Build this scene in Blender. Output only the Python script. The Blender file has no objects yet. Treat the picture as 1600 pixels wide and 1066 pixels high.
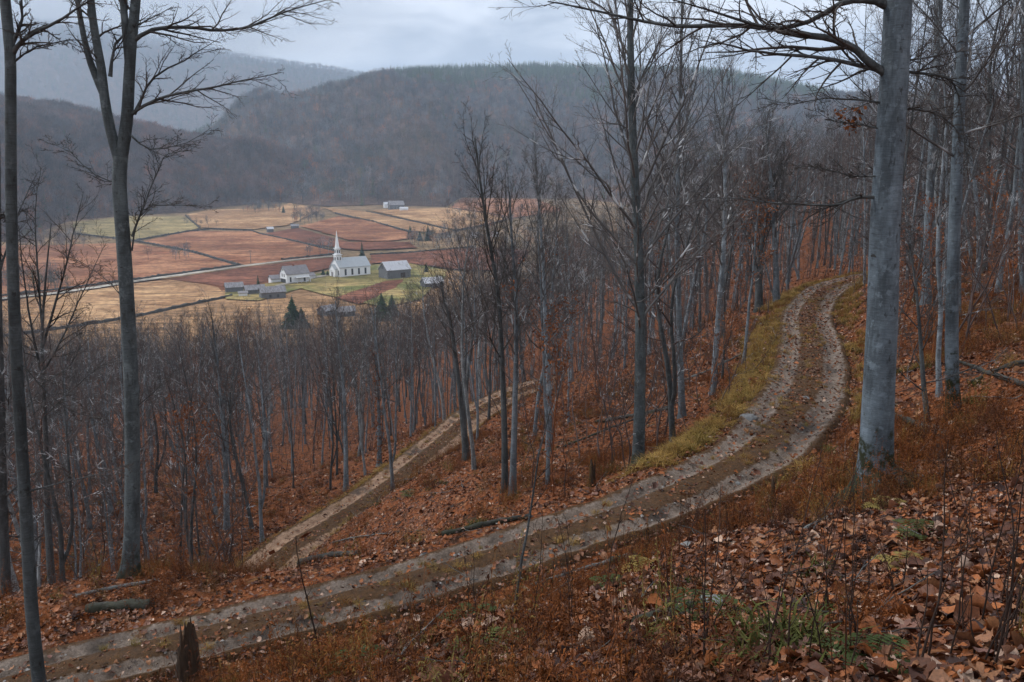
import bpy, math, random
import numpy as np
from mathutils import Matrix, Vector, Euler

# ------------------------------------------------------------------ camera, world, sun, exposure
random.seed(7)
rng = np.random.default_rng(7)
SC = bpy.context.scene
COL = SC.collection
R_ = math.radians

F_PX, CX, CY, PITCH = 1256.0, 800.0, 533.0, R_(11.4)
cam_d = bpy.data.cameras.new('camera')
cam_d.sensor_width = 36.0
cam_d.lens = F_PX / 1600.0 * 36.0
cam_d.clip_start, cam_d.clip_end = 0.1, 30000.0
cam = bpy.data.objects.new('camera', cam_d)
cam.rotation_euler = (R_(90) - PITCH, 0, 0)
COL.objects.link(cam)
SC.camera = cam

SUN_EL, SUN_AZ = R_(40), R_(-72)          # azimuth from +Y towards +X: light from the upper left, a little ahead
world = bpy.data.worlds.new('World')
SC.world = world
world.use_nodes = True
wn, wl = world.node_tree.nodes, world.node_tree.links
wn.clear()
w_out = wn.new('ShaderNodeOutputWorld')
w_bg = wn.new('ShaderNodeBackground'); w_bg.inputs['Strength'].default_value = 0.1
w_sky = wn.new('ShaderNodeTexSky'); w_sky.sky_type = 'NISHITA'; w_sky.sun_disc = False
w_sky.sun_elevation, w_sky.sun_rotation = SUN_EL, SUN_AZ
w_sky.air_density, w_sky.dust_density = 1.0, 4.0
w_tc = wn.new('ShaderNodeTexCoord')
w_map = wn.new('ShaderNodeMapping'); w_map.inputs['Scale'].default_value = (1.0, 1.0, 4.2)
w_map.inputs['Location'].default_value = (0.35, 0.1, 0.55)
w_n1 = wn.new('ShaderNodeTexNoise'); w_n1.inputs['Scale'].default_value = 4.2
w_n1.inputs['Detail'].default_value = 7; w_n1.inputs['Roughness'].default_value = 0.60
w_n1.inputs['Distortion'].default_value = 0.35
w_cr = wn.new('ShaderNodeValToRGB')
w_cr.color_ramp.elements[0].position = 0.40; w_cr.color_ramp.elements[0].color = (3.1, 3.3, 3.65, 1)
w_cr.color_ramp.elements[1].position = 0.60; w_cr.color_ramp.elements[1].color = (7.9, 8.0, 8.3, 1)
w_mix = wn.new('ShaderNodeMix'); w_mix.data_type = 'RGBA'; w_mix.inputs[0].default_value = 0.95
wl.new(w_tc.outputs['Generated'], w_map.inputs['Vector'])
wl.new(w_map.outputs[0], w_n1.inputs['Vector'])
wl.new(w_n1.outputs['Fac'], w_cr.inputs['Fac'])
wl.new(w_sky.outputs[0], w_mix.inputs[6])
wl.new(w_cr.outputs[0], w_mix.inputs[7])
wl.new(w_mix.outputs[2], w_bg.inputs['Color'])
wl.new(w_bg.outputs[0], w_out.inputs[0])

sun_d = bpy.data.lights.new('sun', 'SUN')
sun_d.energy, sun_d.angle, sun_d.color = 1.5, R_(14), (1.0, 0.97, 0.93)
sun = bpy.data.objects.new('sun', sun_d)
sv = Vector((math.sin(SUN_AZ) * math.cos(SUN_EL), math.cos(SUN_AZ) * math.cos(SUN_EL), math.sin(SUN_EL)))
sun.rotation_euler = sv.to_track_quat('Z', 'Y').to_euler()
COL.objects.link(sun)

SC.view_settings.view_transform = 'Standard'
SC.view_settings.look = 'None'
SC.view_settings.exposure = 0.88
SC.view_settings.gamma = 1.0
SC.render.engine = 'CYCLES'
cy = SC.cycles
cy.max_bounces, cy.diffuse_bounces, cy.glossy_bounces = 3, 1, 1
cy.transmission_bounces, cy.volume_bounces, cy.transparent_max_bounces = 1, 2, 6
cy.caustics_reflective = cy.caustics_refractive = False
cy.use_denoising = True

# ------------------------------------------------------------------ projection helpers (metres, camera at the origin)
CP, SP = math.cos(PITCH), math.sin(PITCH)
def ray(px, py):
    u, v = (px - CX) / F_PX, (CY - py) / F_PX
    return np.array([u, CP + v * SP, -SP + v * CP])
def P(px, py, Y):
    d = ray(px, py)
    return d * (Y / d[1])
def project(p):
    p = np.atleast_2d(p)
    dep = p[:, 1] * CP - p[:, 2] * SP
    dep = np.where(dep < 0.01, 0.01, dep)
    up = p[:, 1] * SP + p[:, 2] * CP
    return CX + F_PX * p[:, 0] / dep, CY - F_PX * up / dep
def sstep(a, b, x):
    t = np.clip((x - a) / (b - a), 0, 1)
    return t * t * (3 - 2 * t)

# value noise
_tab = np.random.default_rng(3).random((256, 256))
def vnoise(x, y):
    xi, yi = np.floor(x).astype(int), np.floor(y).astype(int)
    fx, fy = x - xi, y - yi
    fx, fy = fx * fx * (3 - 2 * fx), fy * fy * (3 - 2 * fy)
    a, b = _tab[xi % 256, yi % 256], _tab[(xi + 1) % 256, yi % 256]
    c, d = _tab[xi % 256, (yi + 1) % 256], _tab[(xi + 1) % 256, (yi + 1) % 256]
    return (a * (1 - fx) + b * fx) * (1 - fy) + (c * (1 - fx) + d * fx) * fy - 0.5
def fbm(x, y, o=4):
    s, a = 0, 1.0
    for i in range(o):
        s = s + a * vnoise(x * 2 ** i + 17.3 * i, y * 2 ** i + 9.1 * i); a *= 0.5
    return s

# ------------------------------------------------------------------ terrain
def catmull(pts, step):
    pts = np.array(pts, float)
    q = np.vstack([2 * pts[0] - pts[1], pts, 2 * pts[-1] - pts[-2]])
    out = []
    for i in range(1, len(q) - 2):
        n = max(2, int(np.linalg.norm(q[i + 1] - q[i]) / step))
        for k in range(n):
            t = k / n
            out.append(0.5 * (2 * q[i] + (q[i + 1] - q[i - 1]) * t + (2 * q[i - 1] - 5 * q[i] + 4 * q[i + 1] - q[i + 2]) * t * t
                              + (3 * q[i] - q[i - 1] - 3 * q[i + 1] + q[i + 2]) * t ** 3))
    out.append(pts[-1])
    return np.array(out)

up_px = [(100, 1050, 11.65), (300, 1000, 12.4), (500, 950, 13.3), (700, 893, 14.2), (850, 845, 15.2), (1000, 795, 16.3),
         (1130, 738, 18.4), (1210, 680, 20.9), (1258, 608, 26.5), (1268, 545, 34.0), (1262, 492, 45.0), (1288, 455, 55.0),
         (1340, 437, 62.0), (1400, 429, 66.0)]
UP = catmull([P(100, 1050, 11.65) + np.array([-8, -4.0, -0.5]), P(100, 1050, 11.65) + np.array([-3.6, -1.9, -0.15])]
             + [P(*q) for q in up_px] + [P(1400, 429, 66) + np.array([14, 2, 0.2])], 0.35)
lo_px = [(450, 862, 38), (520, 818, 41), (600, 765, 45), (680, 700, 53), (750, 642, 63), (830, 605, 72), (900, 590, 79)]
LO = catmull([P(450, 862, 38) + np.array([-5, -12, -3.6]), P(450, 862, 38) + np.array([-2.4, -5.5, -1.5])] + [P(*q) for q in lo_px]
             + [P(900, 590, 79) + np.array([14, 8, -0.4])], 0.5)

ctrl = [(0, 0, -1.65), (2, 2.4, -1.75), (0, 3.2, -2.25), (0, -15, 1.5), (20, -15, 6), (-20, -15, -8), (-6, 0, -4.2), (-11, 4, -7.4),
        (5, 0, -0.6), (9, 0, 1.0), (20, 13, -0.6), (30, 20, 2.0), (40, 40, 0.5), (70, 0, 16), (100, 60, 12), (150, 150, 12),
        (65, 200, -8), (20, 200, -26), (0, 250, -46), (130, 200, 2), (100, 300, -12), (60, 300, -32), (150, 400, -18), (220, 400, 0),
        (-60, 30, -29), (-100, 0, -44), (-100, 60, -44), (-150, 100, -56), (-60, -30, -24), (-60, 150, -48), (-120, 200, -58),
        (-20, 180, -46), (300, 200, 30), (300, 0, 45), (-250, 0, -60), (-250, 250, -62), (0, 400, -60), (80, 420, -52), (300, 420, 5),
        (10, 130, -28), (40, 130, -16), (-25, 120, -36), (70, 110, -2), (20, 320, -54)]
ctrl = [np.array(c, float) for c in ctrl]
for q in [(300, 1080, 6.4), (560, 1066, 5.0), (700, 1000, 6.2), (900, 950, 7.0), (1000, 900, 8.6), (1100, 850, 10.3), (1200, 900, 7.2), (1365, 785, 11.5), (1600, 800, 8.0),
          (1600, 640, 13.0), (1490, 650, 15.0), (1600, 450, 32), (1600, 380, 50), (1400, 600, 19), (1400, 500, 33), (1450, 400, 60), (1550, 350, 80),
          (700, 850, 15.9), (450, 902, 15.3), (205, 905, 15.4), (60, 925, 16.5), (880, 800, 17.3), (1000, 752, 19.0), (1120, 690, 22.0),
          (700, 780, 26), (700, 720, 40), (950, 720, 27), (950, 650, 40), (950, 600, 56), (1100, 600, 36), (1100, 520, 65), (1200, 450, 80),
          (1180, 560, 37), (1220, 480, 52), (1300, 420, 90), (1100, 450, 130), (1250, 400, 150), (355, 830, 45), (300, 800, 50), (300, 720, 80), (100, 850, 40),
          (100, 750, 70), (300, 640, 130), (560, 760, 50), (620, 690, 62), (500, 720, 75)]:
    ctrl.append(P(*q))
ctrl += [np.array(c) for c in ((-4.2, 20, -10.6), (-5.5, 26, -13.6), (-12, 20, -11.4), (-14, 27, -15.0), (0.5, 20, -8.9))]
ctrl += [np.array(c) for c in ((-5.2, 8.9, -6.7), (-3.4, 9.7, -6.75), (-1.4, 10.5, -6.75), (0.6, 11.4, -6.6), (2.4, 12.4, -6.4))]
for c in list(UP[10::14]) + list(LO[6::14]):
    ctrl.append(np.array([c[0], c[1], c[2] + 0.05]))
ctrl = np.array(ctrl)
def _tps_k(r2):
    return np.where(r2 < 1e-9, 0, r2 * np.log(r2 + 1e-12))
_n = len(ctrl)
_d2 = ((ctrl[:, None, :2] - ctrl[None, :, :2]) ** 2).sum(-1) / 1e4
_A = np.zeros((_n + 3, _n + 3)); _A[:_n, :_n] = _tps_k(_d2) + np.eye(_n) * 2e-4
_A[:_n, _n] = 1; _A[:_n, _n + 1:] = ctrl[:, :2] / 100; _A[_n:, :_n] = _A[:_n, _n:].T
_w = np.linalg.solve(_A, np.concatenate([ctrl[:, 2], np.zeros(3)]))
def tps_exact(x, y):
    out = np.full(x.shape, _w[_n]) + _w[_n + 1] * x / 100 + _w[_n + 2] * y / 100
    for i in range(_n):
        out += _w[i] * _tps_k(((x - ctrl[i, 0]) ** 2 + (y - ctrl[i, 1]) ** 2) / 1e4)
    return out
def graded(lo, hi, c0, c1, fine, grow):
    a = list(np.arange(c0, c1, fine))
    s, x = fine, a[-1]
    while x < hi: s *= grow; x += s; a.append(x)
    s, x = fine, c0
    b = []
    while x > lo: s *= grow; x -= s; b.append(x)
    return np.array(b[::-1] + a)
_gx, _gy = graded(-360, 360, -14, 16, 0.5, 1.06), graded(-60, 460, -2, 30, 0.5, 1.05)
_gz = tps_exact(*np.meshgrid(_gx, _gy))
def tps(x, y):
    """the smooth hillside, read from a table"""
    x, y = np.clip(x, _gx[0], _gx[-1] - 1e-6), np.clip(y, _gy[0], _gy[-1] - 1e-6)
    i, j = np.searchsorted(_gx, x, 'right') - 1, np.searchsorted(_gy, y, 'right') - 1
    i, j = np.clip(i, 0, len(_gx) - 2), np.clip(j, 0, len(_gy) - 2)
    u, v = (x - _gx[i]) / (_gx[i + 1] - _gx[i]), (y - _gy[j]) / (_gy[j + 1] - _gy[j])
    return (_gz[j, i] * (1 - u) + _gz[j, i + 1] * u) * (1 - v) + (_gz[j + 1, i] * (1 - u) + _gz[j + 1, i + 1] * u) * v
def floor_z(x, y):
    t = np.clip((y - 380) / 620, 0, 1.6)
    return -54 + 22 * t ** 1.25 + 0.9 * np.sin(x / 95 + 1.0) * np.sin(y / 120) * sstep(250, 500, y)
def road_dist(path, x, y):
    """distance to a road's centre line and the road's height there"""
    sh = x.shape; x, y = x.ravel(), y.ravel()
    d = np.full(x.shape, 1e9); z = np.zeros(x.shape); side = np.zeros(x.shape); s = np.zeros(x.shape)
    lo, hi = path[:, :2].min(0) - 6, path[:, :2].max(0) + 6
    m = np.where((x > lo[0]) & (x < hi[0]) & (y > lo[1]) & (y < hi[1]))[0]
    for k in range(0, len(m), 20000):
        j = m[k:k + 20000]
        dd = (x[j, None] - path[None, :, 0]) ** 2 + (y[j, None] - path[None, :, 1]) ** 2
        a = dd.argmin(1)
        b = np.clip(a + 1, 1, len(path) - 1); c = b - 1
        t = path[b] - path[c]; L = np.linalg.norm(t[:, :2], axis=1)
        rx, ry = x[j] - path[a, 0], y[j] - path[a, 1]
        side[j] = (t[:, 0] * ry - t[:, 1] * rx) / L
        d[j] = np.sqrt(dd[np.arange(len(j)), a]); z[j] = path[a, 2]
        z[j] += (rx * t[:, 0] + ry * t[:, 1]) / L * t[:, 2] / L
    return d.reshape(sh), z.reshape(sh), side.reshape(sh)
def ground_z(x, y, fine=True):
    x = np.asarray(x, float); y = np.asarray(y, float)
    z = tps(x, y)
    if fine:
        dist = np.sqrt(x * x + y * y)
        z = z + 0.30 * fbm(x / 3.1, y / 3.1, 4) * sstep(1, 8, dist) + 1.2 * fbm(x / 17, y / 17, 3) * sstep(15, 60, dist)
    f = floor_z(x, y)
    k = 4.0
    h = np.clip(0.5 + 0.5 * (z - f) / k, 0, 1)
    z = f * (1 - h) + z * h + k * h * (1 - h)
    for path, wr in ((UP, 1.25), (LO, 1.35)):
        d, rz, _ = road_dist(path, x, y)
        w = 1 - sstep(wr, wr + 1.6, d)
        z = z * (1 - w) + (rz - 0.10) * w
    return z
def G(x, y):
    return float(ground_z(np.array([x]), np.array([y]))[0])
def hit(px, py, ymin=2.0):
    d = ray(px, py)
    Y = np.geomspace(ymin, 1300, 900)
    p = d[None] * (Y / d[1])[:, None]
    below = np.where(p[:, 2] < ground_z(p[:, 0], p[:, 1]))[0]
    if len(below) == 0:
        return p[-1]
    i = max(below[0], 1)
    Yf = np.linspace(Y[i - 1], Y[i], 12)
    p = d[None] * (Yf / d[1])[:, None]
    g = ground_z(p[:, 0], p[:, 1])
    b = np.where(p[:, 2] < g)[0]
    q = p[b[0] if len(b) else -1].copy(); q[2] = G(q[0], q[1])
    return q

# ------------------------------------------------------------------ mesh helpers
def xcross(a, b):
    return np.stack([a[..., 1] * b[..., 2] - a[..., 2] * b[..., 1], a[..., 2] * b[..., 0] - a[..., 0] * b[..., 2], a[..., 0] * b[..., 1] - a[..., 1] * b[..., 0]], -1)
class MB:
    def __init__(s):
        s.v, s.q, s.t, s.n = [], [], [], 0
    def add(s, v, q=None, t=None):
        v = np.asarray(v, float).reshape(-1, 3)
        if q is not None and len(q): s.q.append(np.asarray(q, int).reshape(-1, 4) + s.n)
        if t is not None and len(t): s.t.append(np.asarray(t, int).reshape(-1, 3) + s.n)
        s.v.append(v); s.n += len(v)
    def tube(s, pts, rad, k=6, cap=False):
        pts = np.asarray(pts, float); rad = np.asarray(rad, float); n = len(pts)
        T = np.gradient(pts, axis=0); T /= np.linalg.norm(T, axis=1)[:, None] + 1e-9
        m = np.abs(T.mean(0)); ref = np.zeros(3); ref[m.argmin()] = 1
        N = np.cross(T, ref); N /= np.linalg.norm(N, axis=1)[:, None] + 1e-9
        B = np.cross(T, N)
        a = np.arange(k) * 2 * math.pi / k
        v = pts[:, None] + rad[:, None, None] * (np.cos(a)[None, :, None] * N[:, None] + np.sin(a)[None, :, None] * B[:, None])
        i = (np.arange(n - 1)[:, None] * k + np.arange(k)[None]).ravel()
        j = (np.arange(n - 1)[:, None] * k + (np.arange(k)[None] + 1) % k).ravel()
        q = np.stack([i, i + k, j + k, j], 1)
        t = None
        v = v.reshape(-1, 3)
        if cap:
            v = np.vstack([v, pts[0], pts[-1]]); c0, c1 = n * k, n * k + 1; b = (n - 1) * k
            t = [(c0, kk, (kk + 1) % k) for kk in range(k)] + [(c1, b + (kk + 1) % k, b + kk) for kk in range(k)]
        s.add(v, q, t)
    def tubes(s, pts, rad, k):
        """many thin tubes at once: pts (B, n, 3), rad (B, n); k = 2 makes flat slivers for the finest twigs"""
        B, n, _ = pts.shape
        if B == 0: return
        T = np.empty_like(pts); T[:, 1:-1] = pts[:, 2:] - pts[:, :-2]; T[:, 0] = pts[:, 1] - pts[:, 0]; T[:, -1] = pts[:, -1] - pts[:, -2]
        T /= np.sqrt((T * T).sum(-1))[..., None] + 1e-9
        ref = np.zeros((B, 1, 3)); ref[np.arange(B), 0, np.abs(T.mean(1)).argmin(1)] = 1
        N = xcross(T, ref); N /= np.sqrt((N * N).sum(-1))[..., None] + 1e-9
        Bn = xcross(T, N)
        a = np.arange(k) * 2 * math.pi / k
        if k == 2: a = a + (np.arange(B) * 1.7)[:, None]
        else: a = np.repeat(a[None], B, 0)
        v = pts[:, :, None] + rad[:, :, None, None] * (np.cos(a)[:, None, :, None] * N[:, :, None] + np.sin(a)[:, None, :, None] * Bn[:, :, None])
        if k == 2:
            i = np.arange(n - 1) * 2; q = np.stack([i, i + 2, i + 3, i + 1], 1)
        else:
            i = (np.arange(n - 1)[:, None] * k + np.arange(k)[None]).ravel(); j = (np.arange(n - 1)[:, None] * k + (np.arange(k)[None] + 1) % k).ravel()
            q = np.stack([i, i + k, j + k, j], 1)
        s.add(v.reshape(-1, 3), (q[None] + (np.arange(B) * n * k)[:, None, None]).reshape(-1, 4))
    def box(s, lo, hi):
        x0, y0, z0 = lo; x1, y1, z1 = hi
        s.add([(x0, y0, z0), (x1, y0, z0), (x1, y1, z0), (x0, y1, z0), (x0, y0, z1), (x1, y0, z1), (x1, y1, z1), (x0, y1, z1)],
              [(0, 3, 2, 1), (4, 5, 6, 7), (0, 1, 5, 4), (1, 2, 6, 5), (2, 3, 7, 6), (3, 0, 4, 7)])
    def mesh(s, name, mat=None, smooth=True):
        me = bpy.data.meshes.new(name)
        v = np.concatenate(s.v) if s.v else np.zeros((0, 3))
        q = np.concatenate(s.q) if s.q else np.zeros((0, 4), int)
        t = np.concatenate(s.t) if s.t else np.zeros((0, 3), int)
        me.vertices.add(len(v)); me.vertices.foreach_set('co', v.ravel().astype(np.float32))
        me.loops.add(q.size + t.size)
        me.loops.foreach_set('vertex_index', np.concatenate([q.ravel(), t.ravel()]).astype(np.int32))
        me.polygons.add(len(q) + len(t))
        st = np.concatenate([np.arange(len(q)) * 4, q.size + np.arange(len(t)) * 3]).astype(np.int32)
        me.polygons.foreach_set('loop_start', st)
        me.polygons.foreach_set('use_smooth', np.full(len(st), smooth))
        me.update(calc_edges=True); me.validate()
        if mat: me.materials.append(mat)
        return me
def obj(name, me, parent=None, loc=None):
    o = bpy.data.objects.new(name, me); COL.objects.link(o)
    if parent is not None: o.parent = parent
    if loc is not None: o.location = loc
    return o
def tag(o, label=None, cat=None, group=None, kind=None):
    for k, v in (('label', label), ('category', cat), ('group', group), ('kind', kind)):
        if v: o[k] = v
    return o
def root(name, loc, label, cat, group=None, rz=0.0, scale=1.0):
    o = bpy.data.objects.new(name, None); COL.objects.link(o)
    o.location = loc; o.rotation_euler = (0, 0, rz); o.scale = (scale,) * 3
    return tag(o, label, cat, group)

# ------------------------------------------------------------------ materials
def mat(name, rough=0.85, spec=0.25):
    m = bpy.data.materials.new(name); m.use_nodes = True
    nt = m.node_tree; b = nt.nodes['Principled BSDF']
    b.inputs['Roughness'].default_value = rough
    b.inputs['Specular IOR Level'].default_value = spec
    return m, nt.nodes, nt.links, b
def coords(n, l, scale=(1, 1, 1), kind='Object'):
    tc = n.new('ShaderNodeTexCoord'); mp = n.new('ShaderNodeMapping'); mp.inputs['Scale'].default_value = scale
    if kind == 'Position':
        g = n.new('ShaderNodeNewGeometry'); l.new(g.outputs['Position'], mp.inputs['Vector'])
    else:
        l.new(tc.outputs[kind], mp.inputs['Vector'])
    return mp.outputs[0]
def noise(n, l, vec, scale, detail=4, rough=0.55):
    t = n.new('ShaderNodeTexNoise'); t.inputs['Scale'].default_value = scale
    t.inputs['Detail'].default_value = detail; t.inputs['Roughness'].default_value = rough
    l.new(vec, t.inputs['Vector']); return t.outputs['Fac']
def ramp(n, l, fac, stops, interp='LINEAR'):
    r = n.new('ShaderNodeValToRGB'); cr = r.color_ramp; cr.interpolation = interp
    while len(cr.elements) < len(stops): cr.elements.new(0.5)
    for e, (p, c) in zip(cr.elements, stops):
        e.position = p; e.color = (c, c, c, 1) if isinstance(c, (int, float)) else (*c, 1)
    l.new(fac, r.inputs['Fac']); return r.outputs['Color']
def mixc(n, l, fac, a, b, mode='MIX'):
    x = n.new('ShaderNodeMix'); x.data_type = 'RGBA'; x.blend_type = mode
    for sock, val in ((x.inputs[0], fac), (x.inputs[6], a), (x.inputs[7], b)):
        if isinstance(val, (int, float)): sock.default_value = val
        elif isinstance(val, tuple): sock.default_value = (*val, 1)
        else: l.new(val, sock)
    return x.outputs[2]
def bump(n, l, b, h, strength=0.5, dist=0.02):
    u = n.new('ShaderNodeBump'); u.inputs['Strength'].default_value = strength; u.inputs['Distance'].default_value = dist
    l.new(h, u.inputs['Height']); l.new(u.outputs[0], b.inputs['Normal'])
def mathn(n, l, op, a, b=None):
    x = n.new('ShaderNodeMath'); x.operation = op
    for i, val in enumerate((a, b)):
        if val is None: continue
        if isinstance(val, (int, float)): x.inputs[i].default_value = val
        else: l.new(val, x.inputs[i])
    return x.outputs[0]

def bark_mat(name, light, dark, moss=0.0, moss_h=1.0):
    m, n, l, b = mat(name, 0.8, 0.3)
    v = coords(n, l)
    oi = n.new('ShaderNodeObjectInfo')
    big = noise(n, l, coords(n, l, (1, 1, 0.5)), 2.6, 6, 0.7)
    c = mixc(n, l, ramp(n, l, big, [(0.36, 0.0), (0.62, 1.0)]), tuple(x * 0.5 for x in light), tuple(x * 1.2 for x in light))
    bands = noise(n, l, coords(n, l, (1.5, 1.5, 9)), 3.0, 4, 0.6)      # horizontal creases
    c = mixc(n, l, ramp(n, l, bands, [(0.60, 0.0), (0.70, 0.5)]), c, dark)
    c = mixc(n, l, ramp(n, l, noise(n, l, coords(n, l, (2.2, 2.2, 0.45)), 1.3, 6, 0.7), [(0.49, 0.0), (0.62, 0.8)]), c, tuple(x * 0.36 for x in light))
    spots = noise(n, l, coords(n, l, (5, 5, 2.2)), 2.4, 6, 0.65)
    c = mixc(n, l, ramp(n, l, spots, [(0.60, 0.0), (0.68, 0.75)]), c, dark)
    c = mixc(n, l, 1.0, c, ramp(n, l, noise(n, l, coords(n, l, (3, 3, 30)), 2.2, 5, 0.7), [(0.3, 0.72), (0.7, 1.25)]), 'MULTIPLY')
    c = mixc(n, l, ramp(n, l, noise(n, l, v, 5.5, 7, 0.7), [(0.55, 0.0), (0.64, 0.55)]), c, tuple(x * 1.75 for x in light))   # pale lichen
    hv = n.new('ShaderNodeHueSaturation')
    l.new(c, hv.inputs['Color']); l.new(mathn(n, l, 'MULTIPLY_ADD', oi.outputs['Random'], 0.5), hv.inputs['Value'])
    hv.inputs['Value'].links[0].from_node.inputs[2].default_value = 0.72
    c = hv.outputs[0]
    if moss:
        sx = n.new('ShaderNodeSeparateXYZ'); tc = n.new('ShaderNodeTexCoord'); l.new(tc.outputs['Object'], sx.inputs[0])
        hgt = mathn(n, l, 'DIVIDE', sx.outputs['Z'], moss_h)
        mm = mathn(n, l, 'SUBTRACT', noise(n, l, v, 4.5, 5, 0.65), mathn(n, l, 'MULTIPLY', hgt, 0.42))
        c = mixc(n, l, ramp(n, l, mm, [(0.27, 0.0), (0.38, moss)]), c, (0.020, 0.024, 0.009))
    l.new(c, b.inputs['Base Color'])
    bump(n, l, b, mathn(n, l, 'ADD', noise(n, l, coords(n, l, (2, 2, 8)), 9, 5, 0.6), mathn(n, l, 'MULTIPLY', spots, 0.8)), 0.55, 0.02)
    return m
M = {}
M['bark'] = bark_mat('beech_bark', (0.185, 0.215, 0.240), (0.024, 0.024, 0.024))
M['bark_hero'] = bark_mat('smooth_beech_bark', (0.135, 0.170, 0.200), (0.016, 0.015, 0.014), 1.0, 1.7)
M['bark_pale'] = bark_mat('pale_bark', (0.26, 0.28, 0.29), (0.035, 0.033, 0.032))
M['bark_dark'] = bark_mat('dark_bark', (0.075, 0.082, 0.085), (0.018, 0.017, 0.015), 0.5, 0.5)
M['bark_moss'] = bark_mat('mossy_beech_bark', (0.090, 0.108, 0.115), (0.018, 0.018, 0.014), 0.8, 0.9)
M['log'] = bark_mat('rotting_log', (0.060, 0.056, 0.048), (0.018, 0.015, 0.012), 0.6, 0.6)
M['log_pale'] = bark_mat('bleached_wood', (0.17, 0.175, 0.17), (0.05, 0.045, 0.04))

def twig_mat(name, a, b_, lichen=True):
    m, n, l, b = mat(name, 0.8, 0.2)
    oi = n.new('ShaderNodeObjectInfo')
    f = noise(n, l, coords(n, l), 0.9, 3, 0.6)
    c = mixc(n, l, ramp(n, l, f, [(0.35, 0.0), (0.65, 1.0)]), a, b_)
    pale = noise(n, l, coords(n, l), 1.5, 2)
    if lichen: c = mixc(n, l, ramp(n, l, pale, [(0.60, 0.0), (0.645, 0.9)]), c, (0.46, 0.48, 0.50))
    hv = n.new('ShaderNodeHueSaturation'); l.new(c, hv.inputs['Color'])
    mm = mathn(n, l, 'MULTIPLY_ADD', oi.outputs['Random'], 0.6); mm.node.inputs[2].default_value = 0.7
    l.new(mm, hv.inputs['Value']); l.new(hv.outputs[0], b.inputs['Base Color'])
    return m
M['twig'] = twig_mat('grey_twigs', (0.070, 0.074, 0.078), (0.098, 0.088, 0.084))
M['twig_red'] = twig_mat('reddish_twigs', (0.105, 0.066, 0.056), (0.072, 0.070, 0.072))
M['twig_dark'] = twig_mat('dark_twigs', (0.040, 0.036, 0.034), (0.065, 0.055, 0.050), False)
M['stalk'] = twig_mat('dark_stalks', (0.026, 0.017, 0.014), (0.050, 0.030, 0.023), False)

def flat_var(name, stops, rough=0.9, tscale=8, spec=0.15, trans=0.0):
    """colour picked per instance from a ramp, with a fine mottling"""
    m, n, l, b = mat(name, rough, spec)
    oi = n.new('ShaderNodeObjectInfo')
    c = ramp(n, l, oi.outputs['Random'], stops)
    f = noise(n, l, coords(n, l), tscale, 3)
    c = mixc(n, l, 1.0, c, ramp(n, l, f, [(0.3, 0.65), (0.7, 1.2)]), 'MULTIPLY')
    l.new(c, b.inputs['Base Color'])
    return m
def patch_var(name, stops, pa, pb):
    """woods: a colour per tree, drifting over the hill between stands of different trees"""
    m, n, l, b = mat(name, 0.95, 0.1)
    oi = n.new('ShaderNodeObjectInfo'); mp = n.new('ShaderNodeMapping'); l.new(oi.outputs['Location'], mp.inputs['Vector'])
    c = ramp(n, l, oi.outputs['Random'], stops)
    c = mixc(n, l, ramp(n, l, noise(n, l, mp.outputs[0], 0.006, 5, 0.65), [(0.50, 0.0), (0.64, 0.5)]), c, pa)
    c = mixc(n, l, ramp(n, l, noise(n, l, mp.outputs[0], 0.0085, 5, 0.65), [(0.54, 0.0), (0.66, 0.6)]), c, pb)
    c = mixc(n, l, 1.0, c, ramp(n, l, noise(n, l, mp.outputs[0], 0.024, 4, 0.7), [(0.36, 0.45), (0.64, 1.7)]), 'MULTIPLY')
    l.new(c, b.inputs['Base Color']); return m
M['leaf'] = flat_var('fallen_leaf', [(0.0, (0.028, 0.012, 0.009)), (0.22, (0.11, 0.036, 0.016)), (0.42, (0.36, 0.115, 0.030)), (0.60, (0.075, 0.026, 0.014)),
                                     (0.78, (0.34, 0.155, 0.070)), (0.90, (0.17, 0.080, 0.062)), (1.0, (0.58, 0.40, 0.29))], 0.62, 14, 0.35)
M['leaf_held'] = flat_var('withered_leaf', [(0, (0.24, 0.085, 0.03)), (1, (0.16, 0.06, 0.03))])
M['bracken'] = flat_var('dry_bracken', [(0, (0.15, 0.046, 0.014)), (0.35, (0.22, 0.072, 0.018)), (0.55, (0.060, 0.024, 0.013)), (0.75, (0.10, 0.036, 0.016)), (0.9, (0.24, 0.12, 0.034)), (1, (0.15, 0.13, 0.04))], 0.9, 3)
M['grass'] = flat_var('pale_grass', [(0, (0.29, 0.175, 0.046)), (0.5, (0.36, 0.220, 0.066)), (0.8, (0.19, 0.140, 0.036)), (1, (0.26, 0.115, 0.034))], 0.9, 3)
M['moss'] = flat_var('green_moss', [(0, (0.035, 0.048, 0.012)), (1, (0.085, 0.085, 0.024))], 0.95, 5)
M['fern'] = flat_var('green_fern', [(0, (0.032, 0.050, 0.015)), (1, (0.065, 0.074, 0.020))], 0.8, 4)
M['fern_gold'] = flat_var('yellow_fern', [(0, (0.26, 0.17, 0.045)), (1, (0.20, 0.15, 0.045))], 0.85, 4)
M['woods_far'] = patch_var('far_woods', [(0, (0.045, 0.053, 0.062)), (0.3, (0.090, 0.100, 0.112)), (0.6, (0.165, 0.182, 0.200)), (0.85, (0.125, 0.112, 0.105)), (0.95, (0.34, 0.13, 0.055)), (1, (0.08, 0.12, 0.055))], (0.145, 0.092, 0.074), (0.055, 0.078, 0.046))
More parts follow.
